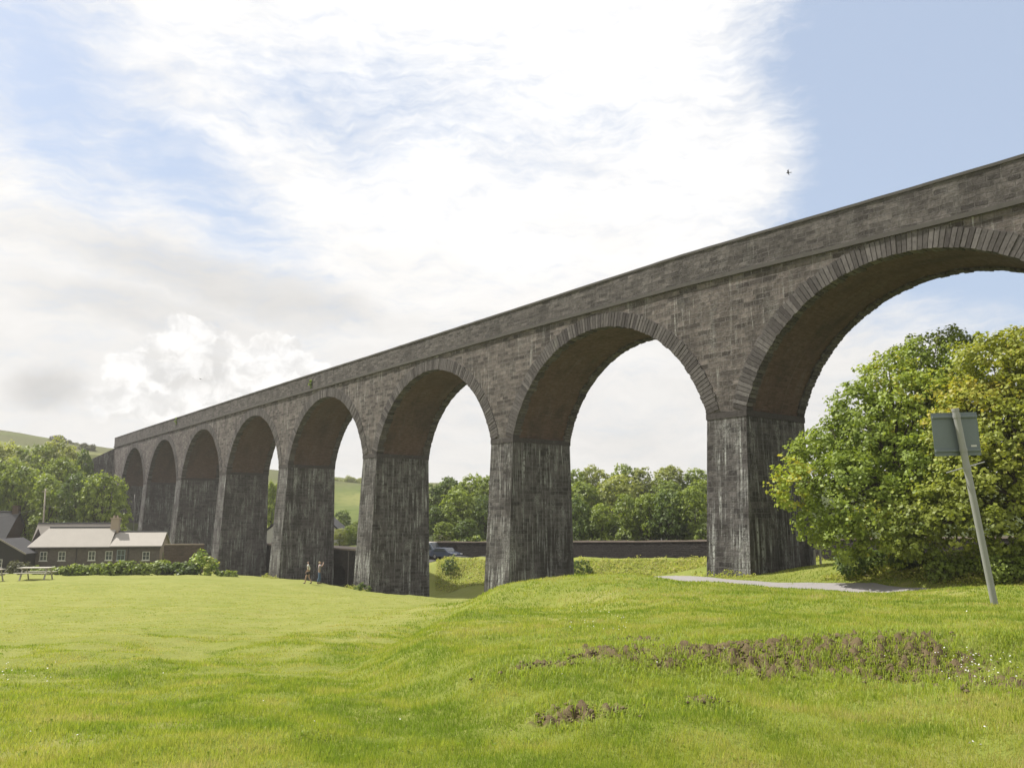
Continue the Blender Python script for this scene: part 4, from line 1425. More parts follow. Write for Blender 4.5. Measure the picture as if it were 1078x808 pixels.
plate = MB()
plate.box(xo - plw / 2, xo + plw / 2, pr_ + .035, pr_ + .043, zt_ - plh, zt_, RZ)
pl = plate.build('plate', M['signback'], root, bevel=.002)
for zz in (zt_ - plh * .10, zt_ - plh * .88):
    mb = MB()
    mb.box(xo - plw / 2 + .01, xo + plw / 2 - .01, pr_ + .003, pr_ + .034, zz - .022, zz + .022, RZ)
    rl_ = mb.build('rail', M['signback'], pl, bevel=.004)
    mb = MB()
    mb.tube([tuple(RM @ Vector((0, 0, zz - .03))), tuple(RM @ Vector((0, 0, zz + .03)))], [pr_ + .008, pr_ + .008], 20)
    mb.build('clip', M['galv'], root)
mb = MB()
mb.box(xo + plw * .30, xo + plw * .42, pr_ + .031, pr_ + .0345, zt_ - plh * .80, zt_ - plh * .76, RZ)
mb.build('sticker', M['whitepaint'], pl)
mb = MB()
zb_ = Lp - 64 * u_
mb.tube([tuple(RM @ Vector((-.36, pr_ + .02, zb_)) + Vector((0, 0, -.02))), tuple(RM @ Vector((.40, pr_ + .02, zb_ + .10)))], [.013, .013], 8)
mb.tube([tuple(RM @ Vector((0, 0, zb_ - .02))), tuple(RM @ Vector((0, 0, zb_ + .06)))], [pr_ + .007, pr_ + .007], 20)
mb.build('cross_strut', M['galv'], root)
mb = MB()
mb.tube([tuple(RM @ Vector((0, 0, Lp - 2.0 * u_))), tuple(RM @ Vector((0, 0, Lp + .012)))], [pr_ + .006, pr_ + .005], 20)
mb.build('cap', M['galv'], root)

M['bleached'] = simple('bleached_timber', (0.42, 0.40, 0.35), .85, .2, 5, .5)


def picnic(loc, rz, label):
    root = empty('picnic_table', loc, rz, label, 'picnic table', 'picnic tables on the meadow')
    mb_ = MB()
    for i in range(5):
        y = -.36 + i * .18
        mb_.box(-.95, .95, y - .083, y + .083, .70, .745)
    mb_.build('table_top', M['bleached'], root, bevel=.004)
    for sy in (-1, 1):
        mb_ = MB()
        for i in (0, 1):
            y = sy * (.66 + i * .15)
            mb_.box(-.95, .95, y - .065, y + .065, .41, .45)
        mb_.build('bench_seat', M['bleached'], root, bevel=.004)
    for sx in (-.72, .72):
        mb_ = MB()
        mb_.box(sx - .03, sx + .03, -.84, .84, .33, .408)
        mb_.box(sx - .03, sx + .03, -.38, .38, .62, .698)
        mb_.build('cross_beam', M['bleached'], root)
        for sy in (-1, 1):
            mb_ = MB()
            mb_.tube([(sx + .05, sy * .62, -.05), (sx + .05, sy * .25, .70)], [.055, .055], 4)
            mb_.build('leg', M['bleached'], root)
    return root


pt_ = hit(37, 609.5)
t1 = picnic(pt_, R(6), 'weathered grey picnic table standing whole on the grass before the cottage')
t1.scale = (1.15,) * 3
p2 = hit(-16, 612)
t2 = copy_tree(t1)
t2.location = p2
t2['label'] = 'picnic table cut off by the left edge of the frame'

# ------------------------------------------------------------------ vehicles on the lane
M['tyre'] = simple('tyre_rubber', (0.02, 0.02, 0.02), .8, .1)
M['rim'] = simple('alloy_rim', (0.4, 0.4, 0.42), .35, .05, metal=.7)
M['lampglass'] = simple('lamp_glass', (0.7, 0.7, 0.68), .15, .05)
M['tailglass'] = simple('tail_lamp_glass', (0.3, 0.02, 0.02), .2, .05)


def carpaint(name, col):
    m_, q_ = mat(name)
    b_ = q_.n('ShaderNodeBsdfPrincipled', Base_Color=col, Roughness=.35)
    b_.inputs['Coat Weight'].default_value = .6
    q_.t.links.new(b_.outputs[0], q_.n('ShaderNodeOutputMaterial').inputs[0])
    return m_


def vehicle(name, label, loc, rz, paint, prof, cabin, width, wheels, cat):
    root = empty(name, loc, rz, label, cat)
    mb_ = MB()
    mb_.prism(prof, -width / 2, width / 2)
    mb_.build('body', paint, root, bevel=.07)
    for nm, pts in cabin:
        g_ = MB()
        if nm == 'side_window':
            for sd in (-1, 1):
                g_ = MB()
                y = sd * width / 2
                g_.prism(pts, y - .012, y + .012)
                g_.build(nm, M['glass'], root)
        else:
            (xa, za), (xb, zb2) = pts
            nx_, nz_ = (zb2 - za), -(xb - xa)
            l_ = math.hypot(nx_, nz_)
            nx_, nz_ = nx_ / l_ * .012, nz_ / l_ * .012
            g_.prism([(xa - nx_, za - nz_), (xb - nx_, zb2 - nz_), (xb + nx_, zb2 + nz_), (xa + nx_, za + nz_)], -width / 2 + .13, width / 2 - .13)
            g_.build(nm, M['glass'], root)
    for x in wheels:
        for sd in (-1, 1):
            w_ = MB()
            y = sd * (width / 2 - .1)
            w_.tube([(x, y - .11, .32), (x, y + .11, .32)], [.32, .32], 20)
            wo_ = w_.build('wheel', M['tyre'], root)
            w_ = MB()
            w_.tube([(x, y + sd * .09, .32), (x, y + sd * .125, .32)], [.2, .18], 14)
            w_.build('rim', M['rim'], wo_)
    xf = max(p[0] for p in prof)
    xb_ = min(p[0] for p in prof)
    for sd in (-1, 1):
        l_ = MB()
        l_.box(xf - .12, xf + .015, sd * (width / 2 - .3) - .16, sd * (width / 2 - .3) + .16, .62, .78)
        l_.build('headlight', M['lampglass'], root)
        l_ = MB()
        l_.box(xb_ - .015, xb_ + .1, sd * (width / 2 - .25) - .12, sd * (width / 2 - .25) + .12, .72, .95)
        l_.build('tail_light', M['tailglass'], root)
    return root


lane_rz = math.atan2(97.8 - 106.6, 4 + 7.6)
p = at(470, 580, 107.2)
vehicle('parked_car', 'dark blue car parked by the wall, seen through the third nearest arch', (p[0], p[1], gz(p[0], p[1]) + .07), lane_rz, carpaint('dark_blue_paint', (0.045, 0.06, 0.10)),
        [(-2.05, .28), (2.05, .28), (2.1, .62), (1.95, .78), (1.0, .92), (.35, 1.42), (-1.2, 1.45), (-1.95, .98), (-2.1, .7)],
        [('side_window', [(-1.5, .95), (.72, .95), (.25, 1.35), (-1.1, 1.37)]), ('windscreen', [(.95, .97), (.40, 1.38)]), ('rear_window', [(-1.25, 1.4), (-1.85, 1.04)])], 1.72, (-1.25, 1.3), 'car')
p = at(453.5, 580, 110.2)
vehicle('parked_van', 'grey blue van with white roof half hidden by a pier, third nearest arch', (p[0], p[1], gz(p[0], p[1]) + .07), lane_rz, carpaint('grey_blue_paint', (0.10, 0.13, 0.17)),
        [(-2.3, .32), (2.3, .32), (2.35, .8), (2.1, 1.05), (1.35, 1.15), (.7, 1.93), (-2.2, 1.95), (-2.35, .8)],
        [('side_window', [(-.5, 1.1), (1.05, 1.1), (.6, 1.8), (-.5, 1.8)]), ('windscreen', [(1.28, 1.22), (.76, 1.86)])], 1.9, (-1.4, 1.45), 'van')
vn = bpy.data.objects['parked_van']
mb = MB()
mb.box(-2.15, .65, -.85, .85, 1.953, 2.05)
mb.build('roof_panel', M['whitepaint'], vn, bevel=.03)
# slim post at the wall and stubby posts by the nearest pier
a = at(697, 586, 92)
b = at(697, 567, 92)
mb = MB()
mb.tube([(0, 0, -.4), (0, 0, b[2] - gz(a[0], a[1]))], [.05, .05], 8)
mb.tube([(0, 0, b[2] - gz(a[0], a[1])), (0, 0, b[2] - gz(a[0], a[1]) + .06)], [.075, .06], 8)
o = mb.build('marker_post', M['galv'], loc=(a[0], a[1], gz(a[0], a[1])))
tag(o, 'slim pale post standing against the long wall inside the second nearest arch', 'post')
pp = []
for px, py, lab in ((858, 593, 'left one of two short pale posts at the grass bank right of the nearest pier'), (864, 594, 'right one of two short pale posts at the grass bank right of the nearest pier')):
    a = at(px, py, 52)
    g = gz(a[0], a[1])
    mb = MB()
    mb.tube([(0, 0, -.3), (0, 0, .95)], [.07, .065], 8)
    mb.tube([(0, 0, .95), (0, 0, 1.0)], [.065, .03], 8)
    o = mb.build('wooden_post', M['bleached'], loc=(a[0], a[1], g))
    tag(o, lab, 'post', 'short posts by the bank')

# ------------------------------------------------------------------ people
M['skin'] = simple('skin', (0.36, 0.24, 0.19), .55, .05)
M['whitecloth'] = simple('white_cloth', (0.62, 0.63, 0.62), .85, .06)
M['darkcloth'] = simple('dark_cloth', (0.035, 0.032, 0.04), .85, .1)
M['denim'] = simple('denim', (0.075, 0.125, 0.21), .85, .12)
M['greypink'] = simple('grey_pink_cloth', (0.28, 0.25, 0.27), .85, .08)
M['darkhair'] = simple('dark_hair', (0.02, 0.015, 0.013), .6, .2)
M['fairhair'] = simple('fair_hair', (0.42, 0.33, 0.23), .6, .15)


def skin_mesh(name, pts, edges, radii, m_, parent, root_i=0, lev=1):
    me_ = bpy.data.meshes.new(name)
    me_.from_pydata(pts, edges, [])
    me_.materials.append(m_)
    o = bpy.data.objects.new(name, me_)
    C.objects.link(o)
    o.parent = parent
    sk = o.modifiers.new('skin', 'SKIN')
    for i, r_ in enumerate(radii):
        v = me_.skin_vertices[0].data[i] if me_.skin_vertices else None
        if v:
            v.radius = (r_, r_) if not isinstance(r_, tuple) else r_
            v.use_root = i == root_i
    sk.use_smooth_shade = True
    ss_ = o.modifiers.new('sub', 'SUBSURF')
    ss_.levels = lev
    ss_.render_levels = lev
    return o


def ensure_skin(me_):
    pass


def person(loc, rz, label, J, cloth, hairc, hair_long):
    """J: dict of joint positions in metres, person faces local +Y"""
    root = empty('person', loc, rz, label, 'person', 'people walking below the viaduct')
    order = ['pelvis', 'waist', 'chest', 'neck', 'head', 'crown', 'lhip', 'lknee', 'lank', 'ltoe', 'rhip', 'rknee', 'rank', 'rtoe', 'lsh', 'lelb', 'lwr', 'lhand', 'rsh', 'relb', 'rwr', 'rhand']
    rad_ = dict(pelvis=(.15, .11), waist=(.13, .10), chest=(.16, .11), neck=.055, head=.088, crown=.07, hip=.088, knee=.058, ank=.042, toe=.036, sh=.058, elb=.042, wr=.03, hand=.036)
    pts = [J[k] for k in order]
    rr_ = [rad_[k if k in rad_ else k[1:]] for k in order]
    ix = {k: i for i, k in enumerate(order)}
    E_ = [('pelvis', 'waist'), ('waist', 'chest'), ('chest', 'neck'), ('neck', 'head'), ('head', 'crown')]
    for s_ in 'lr':
        E_ += [('pelvis', s_ + 'hip'), (s_ + 'hip', s_ + 'knee'), (s_ + 'knee', s_ + 'ank'), (s_ + 'ank', s_ + 'toe'), ('chest', s_ + 'sh'), (s_ + 'sh', s_ + 'elb'), (s_ + 'elb', s_ + 'wr'), (s_ + 'wr', s_ + 'hand')]
    body = skin_obj('body', pts, [(ix[a], ix[b]) for a, b in E_], rr_, M['skin'], root)

    def garment(nm, keys, edges, grow, m_):
        kk = {k: i for i, k in enumerate(keys)}
        pp_, r2 = [], []
        for k in keys:
            if '>' in k:
                a_, b_, t = k.split('>')
                pp_.append(tuple(Vector(J[a_]).lerp(Vector(J[b_]), float(t))))
                k0 = a_
            else:
                pp_.append(J[k])
                k0 = k
            rv = rad_[k0 if k0 in rad_ else k0[1:]]
            rv = (rv, rv) if not isinstance(rv, tuple) else rv
            r2.append((rv[0] + grow, rv[1] + grow))
        return skin_obj(nm, pp_, [(kk[a], kk[b]) for a, b in edges], r2, m_, root)
    top, bot, long_leg, sleeve = cloth
    ks = ['pelvis>waist>0.3', 'waist', 'chest', 'lsh', 'rsh', 'lsh>lelb>%s' % sleeve, 'rsh>relb>%s' % sleeve]
    garment('top', ks, [(ks[0], 'waist'), ('waist', 'chest'), ('chest', 'lsh'), ('chest', 'rsh'), ('lsh', ks[5]), ('rsh', ks[6])], .02, M[top])
    le = '0.95' if long_leg else '0.7'
    if long_leg:
        ks = ['waist>pelvis>0.5', 'pelvis', 'lhip', 'lknee', 'lknee>lank>0.92', 'rhip', 'rknee', 'rknee>rank>0.92']
        ed = [(ks[0], 'pelvis'), ('pelvis', 'lhip'), ('lhip', 'lknee'), ('lknee', ks[4]), ('pelvis', 'rhip'), ('rhip', 'rknee'), ('rknee', ks[7])]
        garment('trousers', ks, ed, .017, M[bot])
    else:
        ks = ['waist>pelvis>0.5', 'pelvis', 'lhip', 'lhip>lknee>0.55', 'rhip', 'rhip>rknee>0.55']
        ed = [(ks[0], 'pelvis'), ('pelvis', 'lhip'), ('lhip', ks[3]), ('pelvis', 'rhip'), ('rhip', ks[5])]
        garment('shorts', ks, ed, .025, M[bot])
    h = Vector(J['head'])
    c_ = Vector(J['crown'])
    pts_ = [tuple(c_ + Vector((0, -.015, .012))), tuple(h + Vector((0, -.05, .03))), tuple(h + Vector((0, -.075, -.07)))]
    rads_ = [.078, .092, .07]
    if hair_long:
        pts_ += [tuple(h + Vector((0, -.11, -.25))), tuple(h + Vector((0, -.11, -.42)))]
        rads_ += [.075, .04]
    skin_obj('hair', pts_, [(i, i + 1) for i in range(len(pts_) - 1)], rads_, M[hairc], root)
    for s_ in 'lr':
        a_, t_ = Vector(J[s_ + 'ank']), Vector(J[s_ + 'toe'])
        skin_obj('shoe', [tuple(a_ - Vector((0, .03, .03))), tuple(t_ + Vector((0, .03, -.005)))], [(0, 1)], [.05, .042], M['darkcloth'], root)
    # face: nose and the five fingers of each hand
    f_ = MB()
    f_.tube([tuple(h + Vector((0, .078, .03))), tuple(h + Vector((0, .108, -.008)))], [.008, .015], 6)
    f_.build('nose', M['skin'], body)
    for s_ in 'lr':
        hd = Vector(J[s_ + 'hand'])
        dr = (hd - Vector(J[s_ + 'wr'])).normalized()
        sd = dr.cross(Vector((0, 1, .2))).normalized()
        f_ = MB()
        for k in range(5):
            o_ = hd + sd * (k - 2) * .019
            ln = (.05, .075, .082, .075, .06)[k]
            f_.tube([tuple(o_), tuple(o_ + dr * ln * .6), tuple(o_ + dr * ln + Vector((0, .015, 0)))], [.010, .009, .007], 6)
        f_.build('fingers', M['skin'], body)
    return root


def skin_obj(name, pts, edges, radii, m_, parent):
    import bmesh
    bm = bmesh.new()
    lay = bm.verts.layers.skin.verify()
    vs = []
    for p_, r_ in zip(pts, radii):
        v = bm.verts.new(p_)
        v[lay].radius = (r_, r_) if not isinstance(r_, tuple) else r_
        vs.append(v)
    vs[0][lay].use_root = True
    for a_, b_ in edges:
        bm.edges.new((vs[a_], vs[b_]))
    me_ = bpy.data.meshes.new(name)
    bm.to_mesh(me_)
    bm.free()
    me_.materials.append(m_)
    o = bpy.data.objects.new(name, me_)
    C.objects.link(o)
    o.parent = parent
    sk = o.modifiers.new('skin', 'SKIN')
    sk.use_smooth_shade = True
    sd = o.modifiers.new('subdivision', 'SUBSURF')
    sd.levels = sd.render_levels = 1
    return o


JW = dict(pelvis=(0, 0, .93), waist=(0, .01, 1.08), chest=(0, .02, 1.30), neck=(0, .02, 1.45), head=(0, .04, 1.57), crown=(0, .03, 1.63), lhip=(-.09, 0, .88), lknee=(-.09, .17, .49), lank=(-.09, .22, .08), ltoe=(-.09, .36, .035),
          rhip=(.09, 0, .88), rknee=(.09, .02, .48), rank=(.09, -.22, .12), rtoe=(.09, -.10, .035), lsh=(-.18, .01, 1.38), lelb=(-.25, -.06, 1.12), lwr=(-.25, .08, .92), lhand=(-.25, .12, .85),
          rsh=(.18, .01, 1.38), relb=(.25, .0, 1.12), rwr=(.24, .14, .93), rhand=(.23, .19, .87))
JP = dict(pelvis=(0, 0, .95), waist=(0, .01, 1.11), chest=(0, .03, 1.34), neck=(0, .03, 1.50), head=(0, .06, 1.62), crown=(0, .06, 1.69), lhip=(-.1, 0, .9), lknee=(-.12, .10, .50), lank=(-.13, .08, .08), ltoe=(-.14, .22, .035),
          rhip=(.1, 0, .9), rknee=(.12, .0, .50), rank=(.13, -.12, .09), rtoe=(.14, .02, .035), lsh=(-.19, .02, 1.42), lelb=(-.33, .16, 1.30), lwr=(-.16, .30, 1.52), lhand=(-.10, .29, 1.60),
          rsh=(.19, .02, 1.42), relb=(.34, .16, 1.34), rwr=(.18, .30, 1.56), rhand=(.12, .29, 1.63))
pA = hit(324.5, 614.3)
pB = hit(335.5, 614.8)
person(pA, R(80), 'person in white top and dark shorts walking, long dark hair down the back', JW, ('whitecloth', 'darkcloth', False, '0.5'), 'darkhair', True)
person(pB, R(-70), 'person in jeans and grey pink top with both hands raised to the face', JP, ('greypink', 'denim', True, '0.75'), 'fairhair', False)


# ------------------------------------------------------------------ undergrowth, hedges and weeds
def bush(name, label, loc, blobs, mname, seed, n_tuft, n_leaf, leaf, tuft_r, cat='bush', group=None, flat=.85):
    rs = np.random.RandomState(seed)
    me_ = crown_mesh(name, blobs, rs, tuft_r, n_tuft, n_leaf, leaf, flat=flat)
    o = mesh_obj(name, me_, M[mname], None, loc)
    tag(o, label, cat, group)
    return o


def bushpx(name, label, px0, px1, ytop, ybase, Y, mname, seed, n_tuft, leaf=.2, tuft_r=.3, n_leaf=8, cat='bush', group=None, nb=None):
    rr_ = random.Random(seed)
    a, b = at(px0, ybase, Y), at(px1, ybase, Y)
    base = Vector(((a[0] + b[0]) / 2, Y, gz((a[0] + b[0]) / 2, Y)))
    ztop = at((px0 + px1) / 2, ytop, Y)[2]
    H = max(.3, ztop - base.z)
    wid = b[0] - a[0]
    nb = nb or max(3, int(wid / H * 2.2))
    bl = []
    for i in range(nb):
        x = -wid / 2 + wid * (i + .5) / nb + rr_.uniform(-.2, .2) * wid / nb
        h = H * rr_.uniform(.7, 1.0)
        r_ = min(h * .55, wid * .5)
        bl.append(((x, rr_.uniform(-.4, .4), h - r_ * .9), r_))
        bl.append(((x + rr_.uniform(-.3, .3), rr_.uniform(-.5, .5), h * .3), h * .5))
    return bush(name, label, base, bl, mname, seed, n_tuft, n_leaf, leaf, tuft_r, cat, group)


HG = 'hedge bushes in front of the cottage'
bushpx('hedge', 'wide bright leafy hedge below the cottage windows, left part', 68, 118, 591, 602, 92, 'leaf_mid', 31, 520, .30, .35, 8, 'hedge', HG)
bushpx('hedge', 'thick leafy hedge below the cottage door and right gable', 112, 172, 588.5, 602, 91, 'leaf_mid', 32, 640, .30, .35, 8, 'hedge', HG)
bushpx('hedge', 'leafy hedge between cottage corner and viaduct', 168, 208, 591, 603, 91, 'leaf_dark', 33, 420, .30, .35, 8, 'hedge', HG)
bushpx('shrub', 'upright yellow green shrub at the right end of the hedge', 206, 222, 578, 606, 92, 'weed', 34, 260, .26, .4, 8, 'shrub')
bushpx('shrub', 'small reddish brown shrub between shed and cottage', 12, 26, 589, 603, 98, 'leaf_scrub', 35, 160, .25, .35, 8, 'shrub')
bushpx('shrub', 'low green shrub at the cottage corner beside the picnic table', 34, 66, 596, 603, 94, 'leaf_mid', 36, 240, .25, .3, 8, 'shrub')
bushpx('shrub', 'small weedy shrub at the foot of a pier, right of the yellow green one', 228, 250, 600, 608, 96, 'leaf_mid', 37, 120, .22, .25, 8, 'shrub')
bushpx('dark_clump', 'small black clump on the grass at the foot of a middle pier', 377.5, 384, 613, 619.5, 78, 'leaf_dark', 38, 60, .16, .16, 8, 'shrub')
bushpx('shrub', 'round dark bush on the lane bank, inside the third nearest arch', 471, 479, 585, 597, 100, 'leaf_dark', 39, 110, .22, .25, 8, 'shrub')
bushpx('shrub', 'dark bush on the lane bank beside the second nearest pier, its right side', 603, 618, 588, 602, 85, 'leaf_dark', 40, 190, .2, .25, 8, 'shrub')
bushpx('shrub', 'sunny yellow green shrub over the wall, inside the third nearest arch', 478, 508, 561, 570, 113, 'weed', 41, 200, .25, .3, 8, 'shrub')
bushpx('shrub', 'rusty brown shrub behind the parked car, inside the third nearest arch', 461, 474, 560, 572, 112, 'leaf_scrub', 42, 140, .22, .3, 8, 'shrub')
bushpx('shrub', 'shrub with long pale shoots left of the sign foot under the golden tree', 985, 1025, 580, 602, 36.5, 'leaf_mid', 43, 200, .15, .25, 8, 'shrub')
bushpx('shrub', 'ferny shrub right of the leaning sign', 1045, 1100, 572, 601, 34.5, 'leaf_mid', 44, 380, .14, .25, 8, 'shrub')
bushpx('shrub', 'dark shrub under the left skirt of the sycamore', 885, 935, 572, 596, 41.5, 'leaf_dark', 45, 300, .15, .28, 8, 'shrub')
bushpx('shrub', 'dark shrub between the two big trees', 940, 990, 574, 596, 39.5, 'leaf_dark', 46, 300, .15, .28, 8, 'shrub')
# little plants rooted in the parapet
for px, py, sw, lab in ((327, 404, .75, 'yellow green weed growing from the parapet over the fourth nearest arch'), (185.5, 443, 1.0, 'yellow weed growing from the parapet near the far end')):
    d = ray(px, py)
    best = min(((abs((v := vp(s_, -.1, 0))[0] / v[1] - d[0] / d[1]), v) for s_ in np.arange(0, 160, .1)), key=lambda t: t[0])[1]
    p = at(px, py, best[1])
    bush('wall_weed', lab, (best[0], best[1], p[2]), [((0, 0, 0), .30 * sw), ((.1, -.1, .4 * sw), .25 * sw), ((.2, 0, -.4 * sw), .2 * sw)], 'weed', 50, 26, 7, .22, .18, 'plant', 'weeds on the parapet')

# birds
M['bird'] = simple('dark_feathers', (0.04, 0.04, 0.045), .8, .1)
for px, py, Y, sc_, lab in ((830, 182, 90, 1.0, 'dark bird flying high above the viaduct'), (211, 399, 190, 1.0, 'tiny bird in front of the white cumulus cloud')):
    p = at(px, py, Y)
    b = MB()
    b.tube([(-.22, 0, 0), (-.12, 0, .02), (0, 0, .02), (.12, 0, .03), (.2, 0, .04), (.24, 0, .035)], [.01, .05, .075, .06, .04, .008], 8)
    for sd in (-1, 1):
        n0 = len(b.v)
        for (x, y, z) in ((.1, .05, .04), (-.08, .05, .03), (.12, .3, .14), (-.03, .3, .13), (-.06, .58, .06), (-.1, .56, .05)):
            for dz_ in (0, .012):
                b.v.append((x, y * sd, z + dz_))
                b.tone.append(.5)
        for a0, a1, a2, a3 in ((0, 1, 3, 2), (2, 3, 5, 4)):
            for dz_ in (0, 1):
                b.f.append(tuple(n0 + 2 * k + dz_ for k in (a0, a1, a2, a3)))
    b.prism([(-.2, .0), (-.36, .01), (-.36, .02), (-.2, .03)], -.06, .06)
    o = b.build('bird', M['bird'], loc=tuple(p))
    o.rotation_euler = (R(10), 0, R(160))
    o.scale = (sc_,) * 3
    tag(o, lab, 'bird', 'birds')


# ------------------------------------------------------------------ grass, weeds, soil
def stuff(name, me_, m_, label, cat):
    o = mesh_obj(name, me_, m_)
    tag(o, label, cat, None, 'stuff')
    return o


def blades(n_, r0, r1, seed, hmin, hmax, wscale, name, amin=-46, amax=46, mask=None, lean=.5):
    rs = np.random.RandomState(seed)
    r_ = np.exp(rs.uniform(math.log(r0), math.log(r1), n_))
    a_ = np.radians(rs.uniform(amin, amax, n_))
    x, y = r_ * np.sin(a_), r_ * np.cos(a_)
    patch = noise2(x, y, 21, 1.3) * .5 + noise2(x, y, 22, .4) * .35
    dm_ = dirt(x, y)
    keep = (rs.rand(n_) > dm_ * 1.15) & (patch + rs.rand(n_) * 1.2 > -.1)
    if mask is not None:
        keep &= mask(x, y)
    x, y, r_, patch = x[keep], y[keep], r_[keep], patch[keep]
    k = len(x)
    z = ground(x, y)
    h = (hmin + (hmax - hmin) * rs.rand(k) ** 1.5) * np.clip(1 + .55 * patch, .45, 1.9) * (1.35 - .8 * meadow_dry(x, y))
    w = wscale * r_ * (.7 + .6 * rs.rand(k))
    th = rs.uniform(0, 2 * math.pi, k)
    ln = h * lean * (.3 + rs.rand(k))
    la = rs.uniform(0, 2 * math.pi, k)
    ct, st__ = np.cos(th) * w, np.sin(th) * w
    b0 = np.stack([x - ct, y - st__, z - .005], 1)
    b1 = np.stack([x + ct, y + st__, z - .005], 1)
    tp = np.stack([x + np.cos(la) * ln, y + np.sin(la) * ln, z + h], 1)
    V_ = np.stack([b0, b1, tp], 1).reshape(-1, 3)
    F_ = np.arange(3 * k).reshape(-1, 3)
    dry = np.clip(noise2(x, y, 31, 2.2) * .30 + noise2(x, y, 32, .7) * .22 + noise2(x, y, 33, 7.0) * .16 + .30 + .17 * rs.normal(size=k) + .20 * meadow_dry(x, y), 0, 1)
    return np_mesh(name, V_, F_, {'tone': np.repeat(dry, 3)})


m, q = mat('grass_blades')
t = q.n('ShaderNodeAttribute', {'attribute_name': 'tone'}).outputs['Fac']
c = q.mix(q.ramp(t, 0.0, .40, smooth=False), (0.175, 0.245, 0.032), (0.315, 0.352, 0.052))
c = q.mix(q.ramp(t, .40, .72), c, (0.395, 0.380, 0.110))
c = q.mix(q.ramp(t, .74, 1.0), c, (0.42, 0.37, 0.165))
tc = q.mix(1.0, c, (1.2, 1.25, .8), 'MULTIPLY')
finish(m, q, c, .55, None, spec=.25, trans=(.45, tc))
M['blade'] = m
stuff('grass', blades(580000, 4.2, 16, 1, .012, .045, .00046, 'grass'), M['blade'], 'short bright green grass blades of the near meadow', 'grass')
stuff('grass', blades(400000, 16, 62, 2, .015, .05, .00055, 'grass'), M['blade'], 'mown grass of the middle meadow and bank', 'grass')


# longer tufts and broad leaved weeds round the scars
def tufts(name, spots, seed, nper, h, w, spread, matn, label, cat, tonelo=0., tonehi=.5):
    rs = np.random.RandomState(seed)
    sp2 = np.array(spots)
    k = len(sp2)
    x = np.repeat(sp2[:, 0], nper) + rs.normal(size=k * nper) * np.repeat(sp2[:, 2], nper) * spread
    y = np.repeat(sp2[:, 1], nper) + rs.normal(size=k * nper) * np.repeat(sp2[:, 2], nper) * spread
    z = ground(x, y)
    hh = h * (.5 + rs.rand(k * nper)) * np.repeat(sp2[:, 2], nper)
    la = rs.uniform(0, 6.28, k * nper)
    ln = hh * (.3 + .7 * rs.rand(k * nper))
    ww = w * (.6 + .8 * rs.rand(k * nper))
    px_, py_ = -np.sin(la) * ww, np.cos(la) * ww
    dx, dy = np.cos(la), np.sin(la)
    mid_ = np.stack([x + dx * ln * .45, y + dy * ln * .45, z + hh * .75], 1)
    V_ = np.stack([np.stack([x - px_ * .4, y - py_ * .4, z - .01], 1), np.stack([x + px_ * .4, y + py_ * .4, z - .01], 1), mid_ + np.stack([px_, py_, 0 * px_], 1), np.stack([x + dx * ln, y + dy * ln, z + hh * .8], 1), mid_ - np.stack([px_, py_, 0 * px_], 1)], 1).reshape(-1, 3)
    i5 = 5 * np.arange(k * nper)[:, None]
    F_ = np.concatenate([i5 + np.array([0, 1, 2]), i5 + np.array([0, 2, 4]), i5 + np.array([4, 2, 3])])
    tone = np.repeat(rs.uniform(tonelo, tonehi, k * nper), 5)
    return stuff(name, np_mesh(name, V_, F_, {'tone': tone}), M[matn], label, cat)


rs = np.random.RandomState(77)
spots = []
for c_, hl, hw_, tu in SCARS:
    for _ in range(int(10 + hl * 26)):
        u, v = rs.uniform(-1.4, 1.4) * hl, rs.normal() * hw_ * 2.6
        spots.append((c_.x + u * math.cos(tu) - v * math.sin(tu), c_.y + u * math.sin(tu) + v * math.cos(tu), rs.uniform(.5, 1.2)))
for _ in range(260):
    p_ = hit(rs.uniform(560, 1078), rs.uniform(650, 720))
    spots.append((p_.x, p_.y, rs.uniform(.4, 1.0)))
tufts('long_grass', spots, 5, 46, .075, .0030, .12, 'blade', 'longer grass tufts growing around the bare soil scars', 'grass', .0, .4)
spots = []
for _ in range(200):
    p_ = hit(rs.uniform(0, 1078), rs.uniform(640, 806))
    spots.append((p_.x, p_.y, rs.uniform(.5, 1.1)))
tufts('broad_weeds', spots, 6, 12, .030, .0065, .05, 'blade', 'low broad leaved weeds scattered through the meadow', 'weeds', 0, .25)
# rank growth on the lane bank and at the foot of the piers
V_l, N_l, S_l, T_l = [], [], [], []
rs = np.random.RandomState(9)


def rank(n_, fn, leaf, hmax, tl=(0, .7)):
    pts = np.array([fn() for _ in range(n_)])
    z = ground(pts[:, 0], pts[:, 1])
    hh = rs.rand(n_) ** 1.5 * hmax * (.4 + np.clip(noise2(pts[:, 0], pts[:, 1], 44, 2.5) + .6, 0, 1.4))
    V_l.append(np.column_stack([pts, z + hh]))
    nn = rs.normal(size=(n_, 3)) * .6
    nn[:, 2] += .9
    N_l.append(nn)
    S_l.append(leaf * (.6 + .8 * rs.rand(n_)))
    T_l.append(rs.uniform(*tl, n_))


def onbank():
    t_ = rs.rand()
    a_ = Vector((-9, 98)).lerp(Vector((24, 68)), t_)
    b_ = Vector((-9.5, 105.0)).lerp(Vector((27, 71.5)), t_)
    p_ = a_.lerp(b_, rs.rand())
    return (p_.x, p_.y)


def verge():
    t_ = rs.rand()
    a_ = Vector((15.6, 42.6)).lerp(Vector((20.5, 32.5)), t_)
    b_ = Vector((18.5, 43)).lerp(Vector((24.5, 33.5)), t_)
    p_ = a_.lerp(b_, rs.rand())
    return (p_.x, p_.y)


